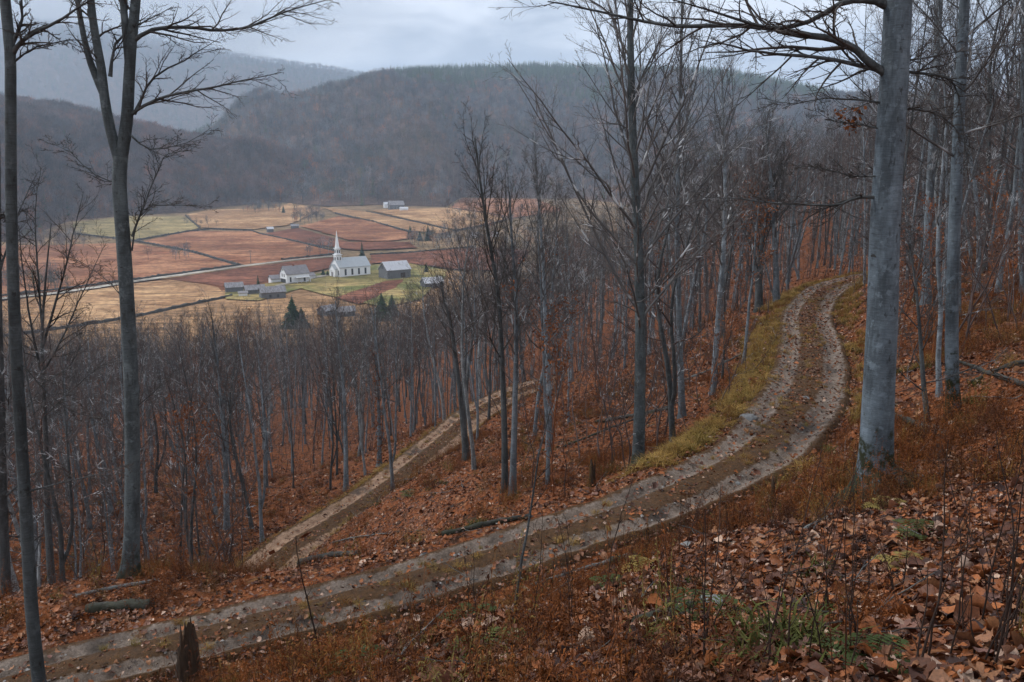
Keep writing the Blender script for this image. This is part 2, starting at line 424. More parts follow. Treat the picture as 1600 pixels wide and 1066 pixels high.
M['woods_red'] = patch_var('spur_woods', [(0, (0.050, 0.046, 0.050)), (0.35, (0.090, 0.074, 0.074)), (0.65, (0.13, 0.122, 0.126)), (0.85, (0.14, 0.080, 0.064)), (0.95, (0.26, 0.10, 0.05)), (1, (0.10, 0.09, 0.07))], (0.20, 0.085, 0.058), (0.10, 0.10, 0.11))
M['woods_mid'] = flat_var('mid_woods', [(0, (0.075, 0.072, 0.074)), (0.35, (0.115, 0.098, 0.092)), (0.65, (0.185, 0.182, 0.185)), (0.86, (0.135, 0.085, 0.068)), (1, (0.24, 0.095, 0.042))], 0.95, 0.4)
M['spruce'] = flat_var('spruce_needles', [(0, (0.022, 0.052, 0.026)), (1, (0.080, 0.140, 0.060))], 0.9, 1.0)
M['spruce_near'] = flat_var('conifer_needles', [(0, (0.020, 0.045, 0.022)), (1, (0.032, 0.060, 0.026))], 0.9, 1.0)

def ground_mat():
    m, n, l, b = mat('leaf_covered_soil', 0.9, 0.15)
    v = coords(n, l, kind='Position')
    vo = n.new('ShaderNodeTexVoronoi'); vo.inputs['Scale'].default_value = 13; vo.inputs['Randomness'].default_value = 1
    wv = n.new('ShaderNodeMapping'); l.new(v, wv.inputs['Vector']); l.new(wv.outputs[0], vo.inputs['Vector'])
    sep = n.new('ShaderNodeSeparateColor'); l.new(vo.outputs['Color'], sep.inputs[0])
    leaves = ramp(n, l, sep.outputs[0], [(0, (0.06, 0.020, 0.010)), (0.3, (0.17, 0.052, 0.019)), (0.6, (0.28, 0.088, 0.028)), (0.85, (0.12, 0.038, 0.017)), (1, (0.36, 0.165, 0.075))])
    big = noise(n, l, v, 0.35, 5, 0.6)
    c = mixc(n, l, ramp(n, l, big, [(0.38, 0.0), (0.62, 0.7)]), leaves, (0.19, 0.060, 0.019))
    c = mixc(n, l, ramp(n, l, noise(n, l, v, 1.7, 5, 0.65), [(0.50, 0.0), (0.62, 0.85)]), c, (0.032, 0.019, 0.012))
    c = mixc(n, l, ramp(n, l, noise(n, l, v, 0.9, 5, 0.65), [(0.62, 0.0), (0.72, 0.55)]), c, (0.16, 0.115, 0.035))
    l.new(c, b.inputs['Base Color'])
    bump(n, l, b, mathn(n, l, 'ADD', vo.outputs['Distance'], noise(n, l, v, 6, 5)), 0.9, 0.05)
    return m
M['ground'] = ground_mat()

def road_mat(name='dirt_track', tint=(1, 1, 1)):
    m, n, l, b = mat(name, 0.8, 0.12)
    v = coords(n, l, kind='Position')
    at = n.new('ShaderNodeAttribute'); at.attribute_name = 'across'      # -1..1 from edge to edge
    ab = mathn(n, l, 'ABSOLUTE', at.outputs['Fac'])
    wob = mathn(n, l, 'MULTIPLY', mathn(n, l, 'SUBTRACT', noise(n, l, v, 2.4, 8, 0.78), 0.5), 0.46)
    a2 = mathn(n, l, 'ADD', ab, wob)
    dirt = ramp(n, l, noise(n, l, v, 2.6, 7, 0.65), [(0.3, (0.135, 0.102, 0.080)), (0.5, (0.235, 0.183, 0.147)), (0.72, (0.34, 0.275, 0.228))])
    dirt = mixc(n, l, 1.0, dirt, tint, 'MULTIPLY')
    wet = ramp(n, l, noise(n, l, v, 0.55, 4, 0.6), [(0.55, 0.0), (0.64, 0.8)])
    dirt = mixc(n, l, 1.0, dirt, ramp(n, l, noise(n, l, v, 22, 6, 0.75), [(0.32, 0.55), (0.68, 1.4)]), 'MULTIPLY')
    dirt = mixc(n, l, wet, dirt, (0.045, 0.035, 0.030))
    lit = ramp(n, l, noise(n, l, v, 9, 8, 0.8), [(0.3, (0.045, 0.026, 0.016)), (0.48, (0.085, 0.048, 0.025)), (0.60, (0.125, 0.064, 0.030)), (0.75, (0.12, 0.090, 0.042))])
    rut = ramp(n, l, a2, [(0.0, 0.0), (0.28, 0.0), (0.33, 1.0), (0.73, 1.0), (0.79, 0.0)])
    c = mixc(n, l, rut, lit, dirt)
    l.new(c, b.inputs['Base Color'])
    l.new(ramp(n, l, wet, [(0.0, 0.85), (1.0, 0.45)]), b.inputs['Roughness'])
    bump(n, l, b, mathn(n, l, 'ADD', noise(n, l, v, 7, 9, 0.75), mathn(n, l, 'MULTIPLY', noise(n, l, v, 40, 4, 0.7), 0.4)), 1.0, 0.07)
    
    return m
M['road'] = road_mat()
M['road_low'] = road_mat('reddish_dirt_track', (1.5, 1.22, 1.0))

def field_mat(name, a, b_, row=0.0):
    m, n, l, b = mat(name, 0.95, 0.1)
    v = coords(n, l, kind='Position')
    f = noise(n, l, v, 0.035, 6, 0.65)
    c = mixc(n, l, ramp(n, l, f, [(0.42, 0.0), (0.58, 1.0)]), tuple(x * 0.85 for x in a), tuple(x * 1.15 for x in b_))
    g = noise(n, l, coords(n, l, (0.05, 0.35, 1), 'Position'), 1.0, 6, 0.75)
    c = mixc(n, l, ramp(n, l, noise(n, l, v, 0.012, 4, 0.6), [(0.46, 0.0), (0.60, 0.6)]), c, tuple(x * 0.62 for x in a))
    c = mixc(n, l, 1.0, c, ramp(n, l, g, [(0.40, 0.60), (0.60, 1.42)]), 'MULTIPLY')
    c = mixc(n, l, 1.0, c, ramp(n, l, noise(n, l, v, 0.35, 5, 0.75), [(0.40, 0.72), (0.60, 1.28)]), 'MULTIPLY')
    l.new(c, b.inputs['Base Color']); return m
M['f_tan'] = field_mat('stubble_field', (0.33, 0.180, 0.088), (0.40, 0.245, 0.128))
M['f_red'] = field_mat('red_brown_field', (0.235, 0.092, 0.046), (0.32, 0.155, 0.082))
M['f_dark'] = field_mat('dark_field', (0.140, 0.052, 0.030), (0.190, 0.076, 0.045))
M['f_olive'] = field_mat('olive_meadow', (0.26, 0.210, 0.095), (0.33, 0.25, 0.12))
M['f_lawn'] = field_mat('green_lawn', (0.150, 0.155, 0.050), (0.28, 0.205, 0.085))
M['f_base'] = field_mat('rough_pasture', (0.185, 0.130, 0.070), (0.24, 0.155, 0.088))
M['f_past'] = field_mat('straw_grass', (0.27, 0.155, 0.078), (0.34, 0.20, 0.10))
M['hill'] = field_mat('hill_floor', (0.085, 0.058, 0.048), (0.11, 0.07, 0.055))
M['lane'] = field_mat('gravel_lane', (0.30, 0.27, 0.23), (0.36, 0.33, 0.28))

def plain(name, a, b_, scale=1.5, rough=0.8, stretch=(1, 1, 1)):
    m, n, l, b = mat(name, rough, 0.25)
    f = noise(n, l, coords(n, l, stretch), scale, 5, 0.65)
    l.new(mixc(n, l, ramp(n, l, f, [(0.3, 0.0), (0.7, 1.0)]), a, b_), b.inputs['Base Color'])
    bump(n, l, b, f, 0.3, 0.03)
    return m
M['white'] = plain('white_clapboard', (0.86, 0.87, 0.88), (0.80, 0.82, 0.84), 1.2, 0.6, (1, 1, 6))
M['church_roof'] = plain('grey_slate', (0.38, 0.41, 0.43), (0.44, 0.47, 0.49), 0.8)
M['house_roof'] = plain('brown_grey_shingle', (0.20, 0.19, 0.20), (0.28, 0.265, 0.27), 0.8)
M['tin'] = plain('weathered_tin', (0.60, 0.62, 0.66), (0.46, 0.46, 0.48), 0.5, 0.5, (4, 1, 1))
M['grey_wood'] = plain('grey_boards', (0.10, 0.105, 0.112), (0.18, 0.185, 0.19), 1.0, 0.9, (5, 5, 0.6))
M['shed_roof'] = plain('patchy_tin', (0.33, 0.33, 0.35), (0.13, 0.115, 0.115), 0.55, 0.7, (3, 1, 1))
M['glass'] = plain('dark_glass', (0.03, 0.035, 0.04), (0.05, 0.055, 0.06), 1, 0.3)
M['stonewall'] = plain('field_stone', (0.030, 0.029, 0.027), (0.075, 0.072, 0.066), 0.9)
M['rock'] = plain('grey_rock', (0.13, 0.13, 0.13), (0.24, 0.24, 0.235), 6, 0.8)
M['wood_raw'] = plain('splintered_wood', (0.022, 0.015, 0.011), (0.075, 0.048, 0.030), 7, 0.9, (3, 3, 0.5))
M['knot'] = plain('bark_scar', (0.020, 0.019, 0.017), (0.050, 0.050, 0.048), 9)
M['pebble'] = flat_var('pebble', [(0, (0.09, 0.078, 0.068)), (0.6, (0.19, 0.17, 0.155)), (1, (0.34, 0.32, 0.30))], 0.8, 2)
M['brick'] = plain('chimney_brick', (0.22, 0.09, 0.06), (0.30, 0.13, 0.09), 3)

# ------------------------------------------------------------------ the setting
def sheet(xs, ys, zf):
    X, Y = np.meshgrid(xs, ys)
    Z = zf(X, Y); ny, nx = X.shape
    mb = MB()
    i = (np.arange(ny - 1)[:, None] * nx + np.arange(nx - 1)[None]).ravel()
    mb.add(np.stack([X, Y, Z], -1), np.stack([i, i + 1, i + nx + 1, i + nx], 1))
    return mb
hillside = obj('hillside', sheet(graded(-330, 330, -13, 15, 0.16, 1.04), graded(-40, 430, 1.0, 26, 0.16, 1.032), ground_z).mesh('hillside', M['ground']))
tag(hillside, 'steep hillside floor covered in rust brown fallen leaves', kind='structure')
GEDGE = 430.0
def valley_z(x, y):
    inside = (np.abs(x) < 325) & (y < 424) & (y > -36)
    return floor_z(x, y) - 0.5 - 6.0 * inside
valley = obj('valley_floor', sheet(np.unique(np.concatenate([np.linspace(-3500, -340, 40), np.arange(-330, 335, 15), np.linspace(340, 3500, 40)])),
             np.unique(np.concatenate([np.linspace(-600, 300, 12), np.arange(300, 430, 10), np.arange(430, 1100, 15), np.linspace(1110, 9000, 50)])),
             valley_z).mesh('valley_floor', M['f_base']))
tag(valley, 'broad valley floor of rough brown pasture', kind='structure')

def ribbon(name, path, half, label, narrow=(1, 1, 1)):
    n = len(path); T = np.gradient(path[:, :2], axis=0); T /= np.linalg.norm(T, axis=1)[:, None]
    N = np.stack([-T[:, 1], T[:, 0]], 1)
    a = np.linspace(-1, 1, 25)
    s = np.arange(n)
    h = (half * np.interp(path[:, 1], [13, 17, 24], narrow))[:, None] + 0.16 * fbm(s[:, None] * 0.12, a[None] * 0 + 3.3, 2) * np.sign(a)[None]
    X = path[:, 0, None] + N[:, 0, None] * a[None] * h; Y = path[:, 1, None] + N[:, 1, None] * a[None] * h
    prof = 0.07 - 0.16 * np.exp(-((np.abs(a) - 0.52) / 0.16) ** 2) - 0.26 * sstep(0.82, 1.0, np.abs(a))
    Z = path[:, 2, None] + prof[None] + 0.05 * fbm(X * 2.2, Y * 2.2, 4)
    k = len(a); i = (np.arange(n - 1)[:, None] * k + np.arange(k - 1)[None]).ravel()
    mb = MB(); mb.add(np.stack([X, Y, Z], -1), np.stack([i, i + k, i + k + 1, i + 1], 1)[:, ::-1])
    me = mb.mesh(name, M['road_low'] if path is LO else M['road'])
    at = me.attributes.new('across', 'FLOAT', 'POINT'); at.data.foreach_set('value', np.tile(a, n).astype(np.float32))
    return tag(obj(name, me), label, kind='structure')
ribbon('dirt_track', UP, 1.5, 'rutted dirt track curving up round the bend past the big beech', (0.60, 0.76, 1.04))
ribbon('dirt_track', LO, 1.9, 'lower dirt track running down through the bare woods')

# hills: a crest line seen against the sky, given a foot, a crest distance and a back slope
def hill(name, crest, foot, y_crest, y_back, label, rough, nx, ny, power=1.0):
    az = np.array([(c[0] - CX) / F_PX for c in crest]); el = []
    for c in crest:
        d = ray(*c); el.append(d[2] / d[1])
    az2 = np.array([ray(*c)[0] / ray(*c)[1] for c in crest]); el = np.array(el)
    u = np.linspace(az2[0], az2[-1], nx)
    e = np.interp(u, az2, el)
    for _ in range(3): e = np.convolve(np.pad(e, 2, 'edge'), np.ones(5) / 5, 'valid')
    t = np.linspace(0, 1.35, ny)
    U, T = np.meshgrid(u, t)
    y_foot = np.full_like(U, foot) if np.isscalar(foot) else np.interp(U, foot[0], foot[1])
    yc = y_crest * (1 + 0.10 * np.sin(U * 5 + 1))
    Y = y_foot + (yc - y_foot) * T
    X = U * Y
    top = np.interp(U, u, e) * yc
    base = floor_z(X * 0, y_foot) - 1.0
    S = np.where(T < 1, T ** power * (1.6 - 0.6 * T ** power), 1 - 0.9 * (T - 1) * 1.4)
    ridge = np.sin(np.clip(T, 0, 1) * math.pi) * (1 - sstep(0.45, 0.85, T))
    Z = base + (top - base) * S + ridge * rough * (fbm(U * 10, T * 2.0, 4) * 2.0) 
    mb = MB(); i = (np.arange(ny - 1)[:, None] * nx + np.arange(nx - 1)[None]).ravel()
    V = np.stack([X, Y, Z], -1)
    mb.add(V, np.stack([i, i + 1, i + nx + 1, i + nx], 1))
    o = obj(name, mb.mesh(name, M['hill'])); tag(o, label, kind='structure')
    return V, T
main_crest = [(100, 300), (200, 262), (330, 206), (390, 185), (450, 164), (540, 137), (600, 124), (700, 114), (850, 110), (950, 113), (1050, 117), (1150, 123), (1250, 143), (1330, 160), (1500, 165), (1750, 190), (2000, 230)]
ridge_crest = [(-700, 120), (-300, 140), (-60, 160), (60, 170), (120, 178), (200, 200), (300, 222), (420, 240), (520, 262), (640, 290), (720, 312)]
far_crest = [(-900, 20), (-500, 30), (-200, 20), (0, 30), (150, 42), (300, 72), (400, 96), (500, 105), (560, 118), (700, 150), (900, 190)]
def foot_line(px, lo):
    h = np.array([hit(*q) for q in px]); return h[:, 0] / h[:, 1], np.maximum(h[:, 1], lo)
EDGE = [(-200, 380), (30, 377), (108, 345), (200, 336), (290, 332), (330, 325), (440, 315), (510, 323), (590, 320), (698, 323), (720, 308), (840, 310), (900, 310), (1100, 310), (1700, 310)]
HV_MAIN = hill('hill', main_crest, foot_line([(-200, 318), (440, 316)] + EDGE[7:], 880), 2000, 2600, 'broad wooded hill across the valley with evergreens along its crest', 42, 240, 110, 1.0)
HV_RIDGE = hill('hill', ridge_crest, foot_line(EDGE[:7] + [(520, 312), (760, 308)], 500), 1300, 1800, 'low reddish brown wooded spur behind the fields', 20, 170, 70, 1.0)
HV_FAR = hill('mountain', far_crest, 2900, 4700, 6000, 'distant mountain with its top lost in mist', 60, 140, 60, 1.0)

# fields
def drape(name, px, m, label, off, jit=1.0):
    pts = [hit(*q) for q in px]
    pts = np.array(pts)[:, :2]
    dens = []
    for i in range(len(pts)):
        a, b = pts[i], pts[(i + 1) % len(pts)]
        k = max(1, int(np.linalg.norm(b - a) / 9))
        for j in range(k):
            q = a + (b - a) * j / k
            dens.append(q + jit * np.array([fbm(np.array([q[0] / 11]), np.array([q[1] / 11]), 3)[0], fbm(np.array([q[1] / 11 + 40]), np.array([q[0] / 11]), 3)[0]]) * 3)
    import bmesh
    bm = bmesh.new()
    f = bm.faces.new([bm.verts.new((q[0], q[1], 0)) for q in dens])
    lo, hi = np.min(dens, 0), np.max(dens, 0)
    for ax in (0, 1):
        for c in np.arange(lo[ax] + 10, hi[ax], 14):
            co = [0, 0, 0]; no = [0, 0, 0]; co[ax] = c; no[ax] = 1
            bmesh.ops.bisect_plane(bm, geom=bm.verts[:] + bm.edges[:] + bm.faces[:], plane_co=co, plane_no=no)
    bmesh.ops.triangulate(bm, faces=bm.faces[:])
    xy = np.array([v.co[:2] for v in bm.verts])
    z = ground_z(xy[:, 0], xy[:, 1]) + off
    for v, zz in zip(bm.verts, z): v.co.z = zz
    bmesh.ops.recalc_face_normals(bm, faces=bm.faces[:])
    if sum(fc.normal.z for fc in bm.faces) < 0: bmesh.ops.reverse_faces(bm, faces=bm.faces[:])
    me = bpy.data.meshes.new(name); bm.to_mesh(me); bm.free(); me.materials.append(m)
    return tag(obj(name, me), label, kind='structure')
FIELDS = [
    ('f_past', [(-60, 505), (60, 505), (220, 480), (350, 455), (470, 440), (600, 425), (720, 425), (800, 440), (760, 480), (640, 520), (400, 548), (100, 560), (-60, 575)], 'straw coloured rough grass below the farm buildings'),
    ('f_tan', [(-60, 482), (40, 466), (215, 443), (268, 437), (340, 450), (352, 463), (300, 476), (220, 494), (120, 510), (40, 522), (-60, 530)], 'pale tan stubble field beside the weathered sheds'),
    ('f_dark', [(262, 436), (380, 419), (455, 410), (524, 402), (528, 416), (486, 426), (425, 437), (395, 446), (352, 449), (330, 446)], 'dark red ploughed field behind the farmhouse'),
    ('f_red', [(218, 378), (300, 362), (392, 362), (454, 377), (525, 394), (520, 399), (450, 407), (382, 415), (310, 394)], 'reddish brown field above the lane'),
    ('f_red', [(-60, 386), (60, 384), (205, 380), (300, 396), (368, 416), (215, 438), (40, 461), (-60, 476)], 'wide reddish field on the far side of the valley'),
    ('f_olive', [(112, 348), (200, 339), (286, 338), (312, 356), (296, 361), (214, 375), (120, 366)], 'olive green meadow below the wooded spur'),
    ('f_tan', [(292, 336), (330, 328), (430, 326), (452, 318), (505, 327), (450, 352), (395, 359), (315, 356)], 'tan pasture at the foot of the wood'),
    ('f_red', [(470, 354), (530, 338), (580, 347), (636, 364), (650, 372), (600, 378), (545, 376)], 'brown field with a curved upper edge'),
    ('f_dark', [(410, 366), (466, 357), (545, 379), (640, 379), (650, 388), (560, 392), (500, 384), (455, 376)], 'dark strip field behind the church spire'),
    ('f_tan', [(505, 325), (572, 331), (706, 361), (690, 366), (640, 362), (528, 334)], 'narrow tan field between two walls'),
    ('f_tan', [(580, 330), (640, 327), (712, 326), (790, 343), (770, 350), (712, 360)], 'tan field below the far farmstead'),
    ('f_red', [(702, 326), (722, 310), (840, 312), (880, 330), (796, 342)], 'reddish field at the edge of the far wood'),
    ('f_dark', [(578, 400), (640, 397), (740, 388), (830, 392), (800, 425), (700, 421), (640, 412), (600, 412), (578, 414)], 'dark red field behind the grey barn'),
    ('f_lawn', [(470, 437), (525, 424), (578, 416), (640, 413), (700, 424), (690, 440), (655, 470), (600, 482), (540, 470), (470, 452), (405, 472), (350, 470), (352, 458), (410, 446)], 'green grass round the church and farmhouse'),
    ('f_dark', [(520, 468), (600, 441), (634, 438), (604, 458), (560, 478)], 'small dug plot below the church'),
]
for i, (mk, px, lb) in enumerate(FIELDS):
    drape('field', px, M[mk], lb, 0.16 + 0.04 * i)
drape('lane', [(-60, 474), (95, 458), (213, 440), (300, 428), (380, 416.5), (450, 408), (525, 400.5), (525, 402.5), (450, 410), (380, 419), (300, 430.5), (213, 443), (95, 461), (-60, 477)], M['lane'], 'pale gravel lane crossing the fields', 0.85, 0.3)
drape('lane', [(430, 448), (480, 437), (526, 428), (527, 430.5), (480, 440), (430, 451)], M['lane'], 'short pale drive from the farmhouse to the church', 0.90, 0.3)

def pxline(px, step=1.6):
    pts = np.array([hit(*q) for q in px]); out = []
    for a, b in zip(pts[:-1], pts[1:]):
        k = max(1, int(np.linalg.norm(b - a) / step))
        for j in range(k): out.append(a + (b - a) * j / k)
    out.append(pts[-1]); out = np.array(out)
    out[:, 2] = ground_z(out[:, 0], out[:, 1]); return out
WALLS = [
    ([(-60, 470), (40, 460), (213, 438), (300, 426), (375, 415)], 'dark stone wall along the upper edge of the lane'),
    ([(440, 407), (525, 398)], 'short stone wall along the lane near the church'),
    ([(-40, 533), (40, 523), (160, 505), (222, 494), (300, 477), (362, 464)], 'long stone wall below the pale tan stubble field'),
    ([(210, 377), (300, 394), (372, 415)], 'stone wall running down between two reddish fields'),
    ([(214, 376), (296, 362), (330, 359), (392, 361), (406, 366), (454, 376), (527, 394)], 'stone wall above the middle reddish field'),
    ([(120, 366), (160, 371), (210, 377)], 'stone wall below the olive green meadow'),
    ([(524, 334), (580, 346), (640, 363)], 'stone wall above the brown curved field'),
    ([(572, 331), (640, 346), (710, 361)], 'stone wall running down from the far farmstead'),
    ([(712, 361), (760, 352), (792, 344)], 'stone wall below the far tan field'),
    ([(706, 326), (760, 334), (800, 342)], 'stone wall between the two farthest fields'),
    ([(290, 337), (312, 357)], 'short stone wall beside the olive green meadow'),
    ([(578, 399), (640, 396), (740, 387)], 'stone wall along the top of the dark field behind the barn'),
]
for px, lb in WALLS:
    L = pxline(px); n = len(L); mb = MB()
    h = 0.55 + 0.6 * rng.random(n) ** 1.5; wdt = 0.45 + 0.4 * rng.random(n)
    T = np.gradient(L[:, :2], axis=0); T /= np.linalg.norm(T, axis=1)[:, None] + 1e-9
    N = np.stack([-T[:, 1], T[:, 0], T[:, 0] * 0], 1)
    prof = [(-1, -0.6), (-0.8, 0.8), (0.1, 1.0), (0.8, 0.75), (1, -0.6)]
    V = np.stack([L + N * (wdt * a + 0.15 * rng.standard_normal(n))[:, None] + np.array([0, 0, 1])[None] * (h * b * (1 + 0.12 * rng.standard_normal(n)) + 0.5)[:, None] for a, b in prof], 1)
    i = (np.arange(n - 1)[:, None] * 5 + np.arange(4)[None]).ravel()
    mb.add(V, np.stack([i, i + 1, i + 6, i + 5], 1))
    tag(obj('stone_wall', mb.mesh('stone_wall', M['stonewall'], False)), lb, 'wall', 'stone walls between the valley fields')

# ------------------------------------------------------------------ buildings in the valley
def prism(mb, x0, x1, w, z0, ze, zr):
    """gabled block, ridge along x"""
    mb.add([(x0, -w, z0), (x0, w, z0), (x0, w, ze), (x0, 0, zr), (x0, -w, ze), (x1, -w, z0), (x1, w, z0), (x1, w, ze), (x1, 0, zr), (x1, -w, ze)],
           [(0, 5, 9, 4), (1, 2, 7, 6), (0, 4, 2, 1), (5, 6, 7, 9)], [(4, 3, 2), (9, 7, 8)])
def slabs(mb, x0, x1, w, ze, zr, over=0.4, th=0.22):
    s = (zr - ze) / w
    for sg in (-1, 1):
        yo, zo = sg * (w + over), ze - over * s
        mb.add([(x0 - over, 0, zr + 0.02), (x1 + over, 0, zr + 0.02), (x1 + over, yo, zo + 0.02), (x0 - over, yo, zo + 0.02),
                (x0 - over, 0, zr + th), (x1 + over, 0, zr + th), (x1 + over, yo, zo + th), (x0 - over, yo, zo + th)],
               [(0, 1, 2, 3), (4, 7, 6, 5), (0, 4, 5, 1), (1, 5, 6, 2), (2, 6, 7, 3), (3, 7, 4, 0)])
def part(name, parent, m, fn, smooth=False):
    mb = MB(); fn(mb); return obj(name, mb.mesh(name, m, smooth), parent)
def window(parent, x, y, z, w, h, face, m_frame=None):
    """face: 'side' = on the y = const wall, 'end' = on the x = const wall"""
    def ab(mb, d, e):
        if face == 'side': mb.box((x - w / 2 - e, y - d, z - e), (x + w / 2 + e, y + d, z + h + e))
        else: mb.box((x - d, y - w / 2 - e, z - e), (x + d, y + w / 2 + e, z + h + e))
    o = part('window', parent, M['glass'], lambda mb: ab(mb, 0.09, 0))
    part('frame', o, m_frame or M['white'], lambda mb: ab(mb, 0.05, 0.14))
def building(name, px, yaw, L, W, eave, ridge, wall_m, roof_m, label, cat, wins=(), sink=0.6):
    p = hit(*px)
    r = root(name, p, label, cat, None, yaw)
    part('wall', r, wall_m, lambda mb: prism(mb, -L / 2, L / 2, W / 2, -sink - 1.5, eave, ridge))
    part('roof', r, roof_m, lambda mb: slabs(mb, -L / 2, L / 2, W / 2, eave, ridge))
    for wdef in wins: window(r, *wdef)
    return r
# local +x runs back from the front gable (front gable at -x, looking towards the camera's left)
YAW = R_(40)
cp = hit(548, 431)
ch = root('church', cp, 'white clapboard church with a tall steeple and grey roof', 'church', None, YAW)
CL, CW, CE, CR = 19.0, 10.5, 5.6, 10.2
part('wall', ch, M['white'], lambda mb: prism(mb, -CL / 2, CL / 2, CW / 2, -2, CE, CR))
part('roof', ch, M['church_roof'], lambda mb: slabs(mb, -CL / 2, CL / 2, CW / 2, CE, CR, 0.35))
for i in range(4):
    for sg in (-1, 1): window(ch, -CL / 2 + 3.6 + i * 4.1, sg * CW / 2, 1.2, 1.15, 3.3, 'side')
pt = part('portico', ch, M['white'], lambda mb: (prism(mb, -CL / 2 - 1.7, -CL / 2 - 0.002, 3.1, -2, 4.6, 6.9)))
part('portico_roof', ch, M['church_roof'], lambda mb: slabs(mb, -CL / 2 - 1.75, -CL / 2 - 0.3, 3.1, 4.6, 6.9, 0.3, 0.18))
part('door', ch, M['house_roof'], lambda mb: mb.box((-CL / 2 - 1.82, -0.95, -0.1), (-CL / 2 - 1.66, 0.95, 2.9)))
part('door_surround', ch, M['white'], lambda mb: [mb.tube([(-CL / 2 - 1.78, 1.8 * math.cos(a), 2.6 + 1.5 * math.sin(a)) for a in np.linspace(0, math.pi, 9)], [0.22] * 9, 5)])
part('step', ch, M['rock'], lambda mb: mb.box((-CL / 2 - 3.0, -1.8, -1.2), (-CL / 2 - 1.9, 1.8, 0.15)))
for sg in (-1, 1): window(ch, -CL / 2, sg * 4.1, 1.3, 0.9, 2.6, 'end')
TX = -CL / 2 + 1.9
tw = part('tower', ch, M['white'], lambda mb: (mb.box((TX - 1.6, -1.6, 5), (TX + 1.6, 1.6, 12.0)), mb.box((TX - 1.2, -1.2, 12.35), (TX + 1.2, 1.2, 15.4))))
part('cornice', tw, M['white'], lambda mb: mb.box((TX - 1.95, -1.95, 12.0), (TX + 1.95, 1.95, 12.35)))
part('cornice', tw, M['white'], lambda mb: mb.box((TX - 1.5, -1.5, 15.4), (TX + 1.5, 1.5, 15.7)))
for z0, hw, ww in ((9.3, 1.6, 0.8), (13.1, 1.2, 0.75)):
    for sg in (-0.62, 0.62):
        window(tw, TX - hw, sg * hw * 0.75, z0, ww * 0.8, 1.6, 'end'); window(tw, TX + sg * hw * 0.75, -hw, z0, ww * 0.8, 1.6, 'side')
def spire(mb):
    a = np.arange(8) * math.pi / 4 + math.pi / 8
    rs = [(15.7, 1.35), (17.2, 1.02), (25.2, 0.06)]
    V = [(TX + r * math.cos(t), r * math.sin(t), z) for z, r in rs for t in a]
    mb.add(V, [(k * 8 + i, k * 8 + (i + 1) % 8, k * 8 + 8 + (i + 1) % 8, k * 8 + 8 + i) for k in range(2) for i in range(8)])
part('spire', ch, M['white'], spire)
# stone base strip keeps the church on its mound
part('foundation', ch, M['rock'], lambda mb: mb.box((-CL / 2 - 0.12, -CW / 2 - 0.12, -2.2), (CL / 2 + 0.12, CW / 2 + 0.12, 0.25)))

barn = building('barn', (617, 435), R_(38), 14.5, 9.5, 5.2, 9.2, M['grey_wood'], M['tin'], 'weathered grey board barn with a pale tin roof beside the church', 'barn',
                [(-7.25, 0.3, 5.6, 1.8, 1.7, 'end', M['grey_wood'])])
part('barn_door', barn, M['wood_raw'], lambda mb: mb.box((1.0, -4.86, -0.3), (3.8, -4.72, 3.4)))
part('door_track', barn, M['grey_wood'], lambda mb: mb.box((0.6, -4.92, 3.4), (6.0, -4.74, 3.65)))

fh = building('farmhouse', (461, 442), R_(40), 12.5, 8.0, 5.2, 9.0, M['white'], M['house_roof'], 'white farmhouse with a grey shingle roof and a dark porch', 'house',
              [(-6.25, -1.2, 3.6, 0.8, 1.6, 'end'), (-6.25, 1.2, 3.6, 0.8, 1.6, 'end'), (-6.25, 0, 6.6, 0.8, 1.1, 'end'), (-4.2, -4.0, 1.0, 0.9, 2.6, 'side'), (3.6, -4.0, 1.0, 1.0, 1.9, 'side')])
part('porch_screen', fh, M['glass'], lambda mb: mb.box((-6.55, -2.6, 0.6), (-6.27, 2.6, 2.6)))
part('porch_roof', fh, M['white'], lambda mb: mb.box((-1.8, -6.2, 3.1), (6.0, -4.05, 3.45)))
part('porch_floor', fh, M['grey_wood'], lambda mb: mb.box((-1.8, -6.2, -0.8), (6.0, -4.05, 0.3)))
for k in range(4): part('porch_post', fh, M['white'], lambda mb: mb.box((-1.6 + k * 2.45, -6.1, 0.3), (-1.35 + k * 2.45, -5.85, 3.1)))
part('chimney', fh, M['brick'], lambda mb: mb.box((-1.0, -0.4, 8.2), (-0.2, 0.4, 10.2)))
an = building('lean_to_shed', (484, 436), R_(40), 4.5, 4.0, 2.0, 3.2, M['white'], M['house_roof'], 'little white annex behind the farmhouse', 'shed')
building('garden_shed', (430, 442), R_(35), 5.5, 4.6, 2.4, 4.0, M['white'], M['house_roof'], 'small white shed left of the farmhouse', 'shed')
building('weathered_shed', (366, 457), R_(25), 8.0, 5.5, 2.9, 4.8, M['grey_wood'], M['shed_roof'], 'grey board shed farthest along, at the corner of the stubble field', 'shed', [(-4.0, 0, 0.8, 1.3, 1.5, 'end', M['grey_wood'])])
building('weathered_shed', (398, 460), R_(28), 8.8, 5.0, 2.6, 4.4, M['grey_wood'], M['shed_roof'], 'grey shed in the middle of three with a dark spruce behind', 'shed')
building('weathered_shed', (426, 466), R_(28), 11.0, 5.6, 3.2, 5.4, M['grey_wood'], M['shed_roof'], 'long grey board shed with a streaked roof nearest the farmhouse', 'shed', [(-1.5, -2.8, 0.7, 1.0, 1.3, 'side', M['grey_wood']), (2.0, -2.8, 0.7, 1.0, 1.3, 'side', M['grey_wood'])])
building('white_hut', (380, 464), R_(20), 3.8, 3.0, 2.0, 2.6, M['white'], M['house_roof'], 'tiny white hut in front of the grey sheds', 'hut')
building('tin_roof_shed', (675, 449), R_(28), 10.0, 6.5, 2.6, 5.0, M['grey_wood'], M['tin'], 'low shed with a bright patched tin roof right of the barn', 'shed')
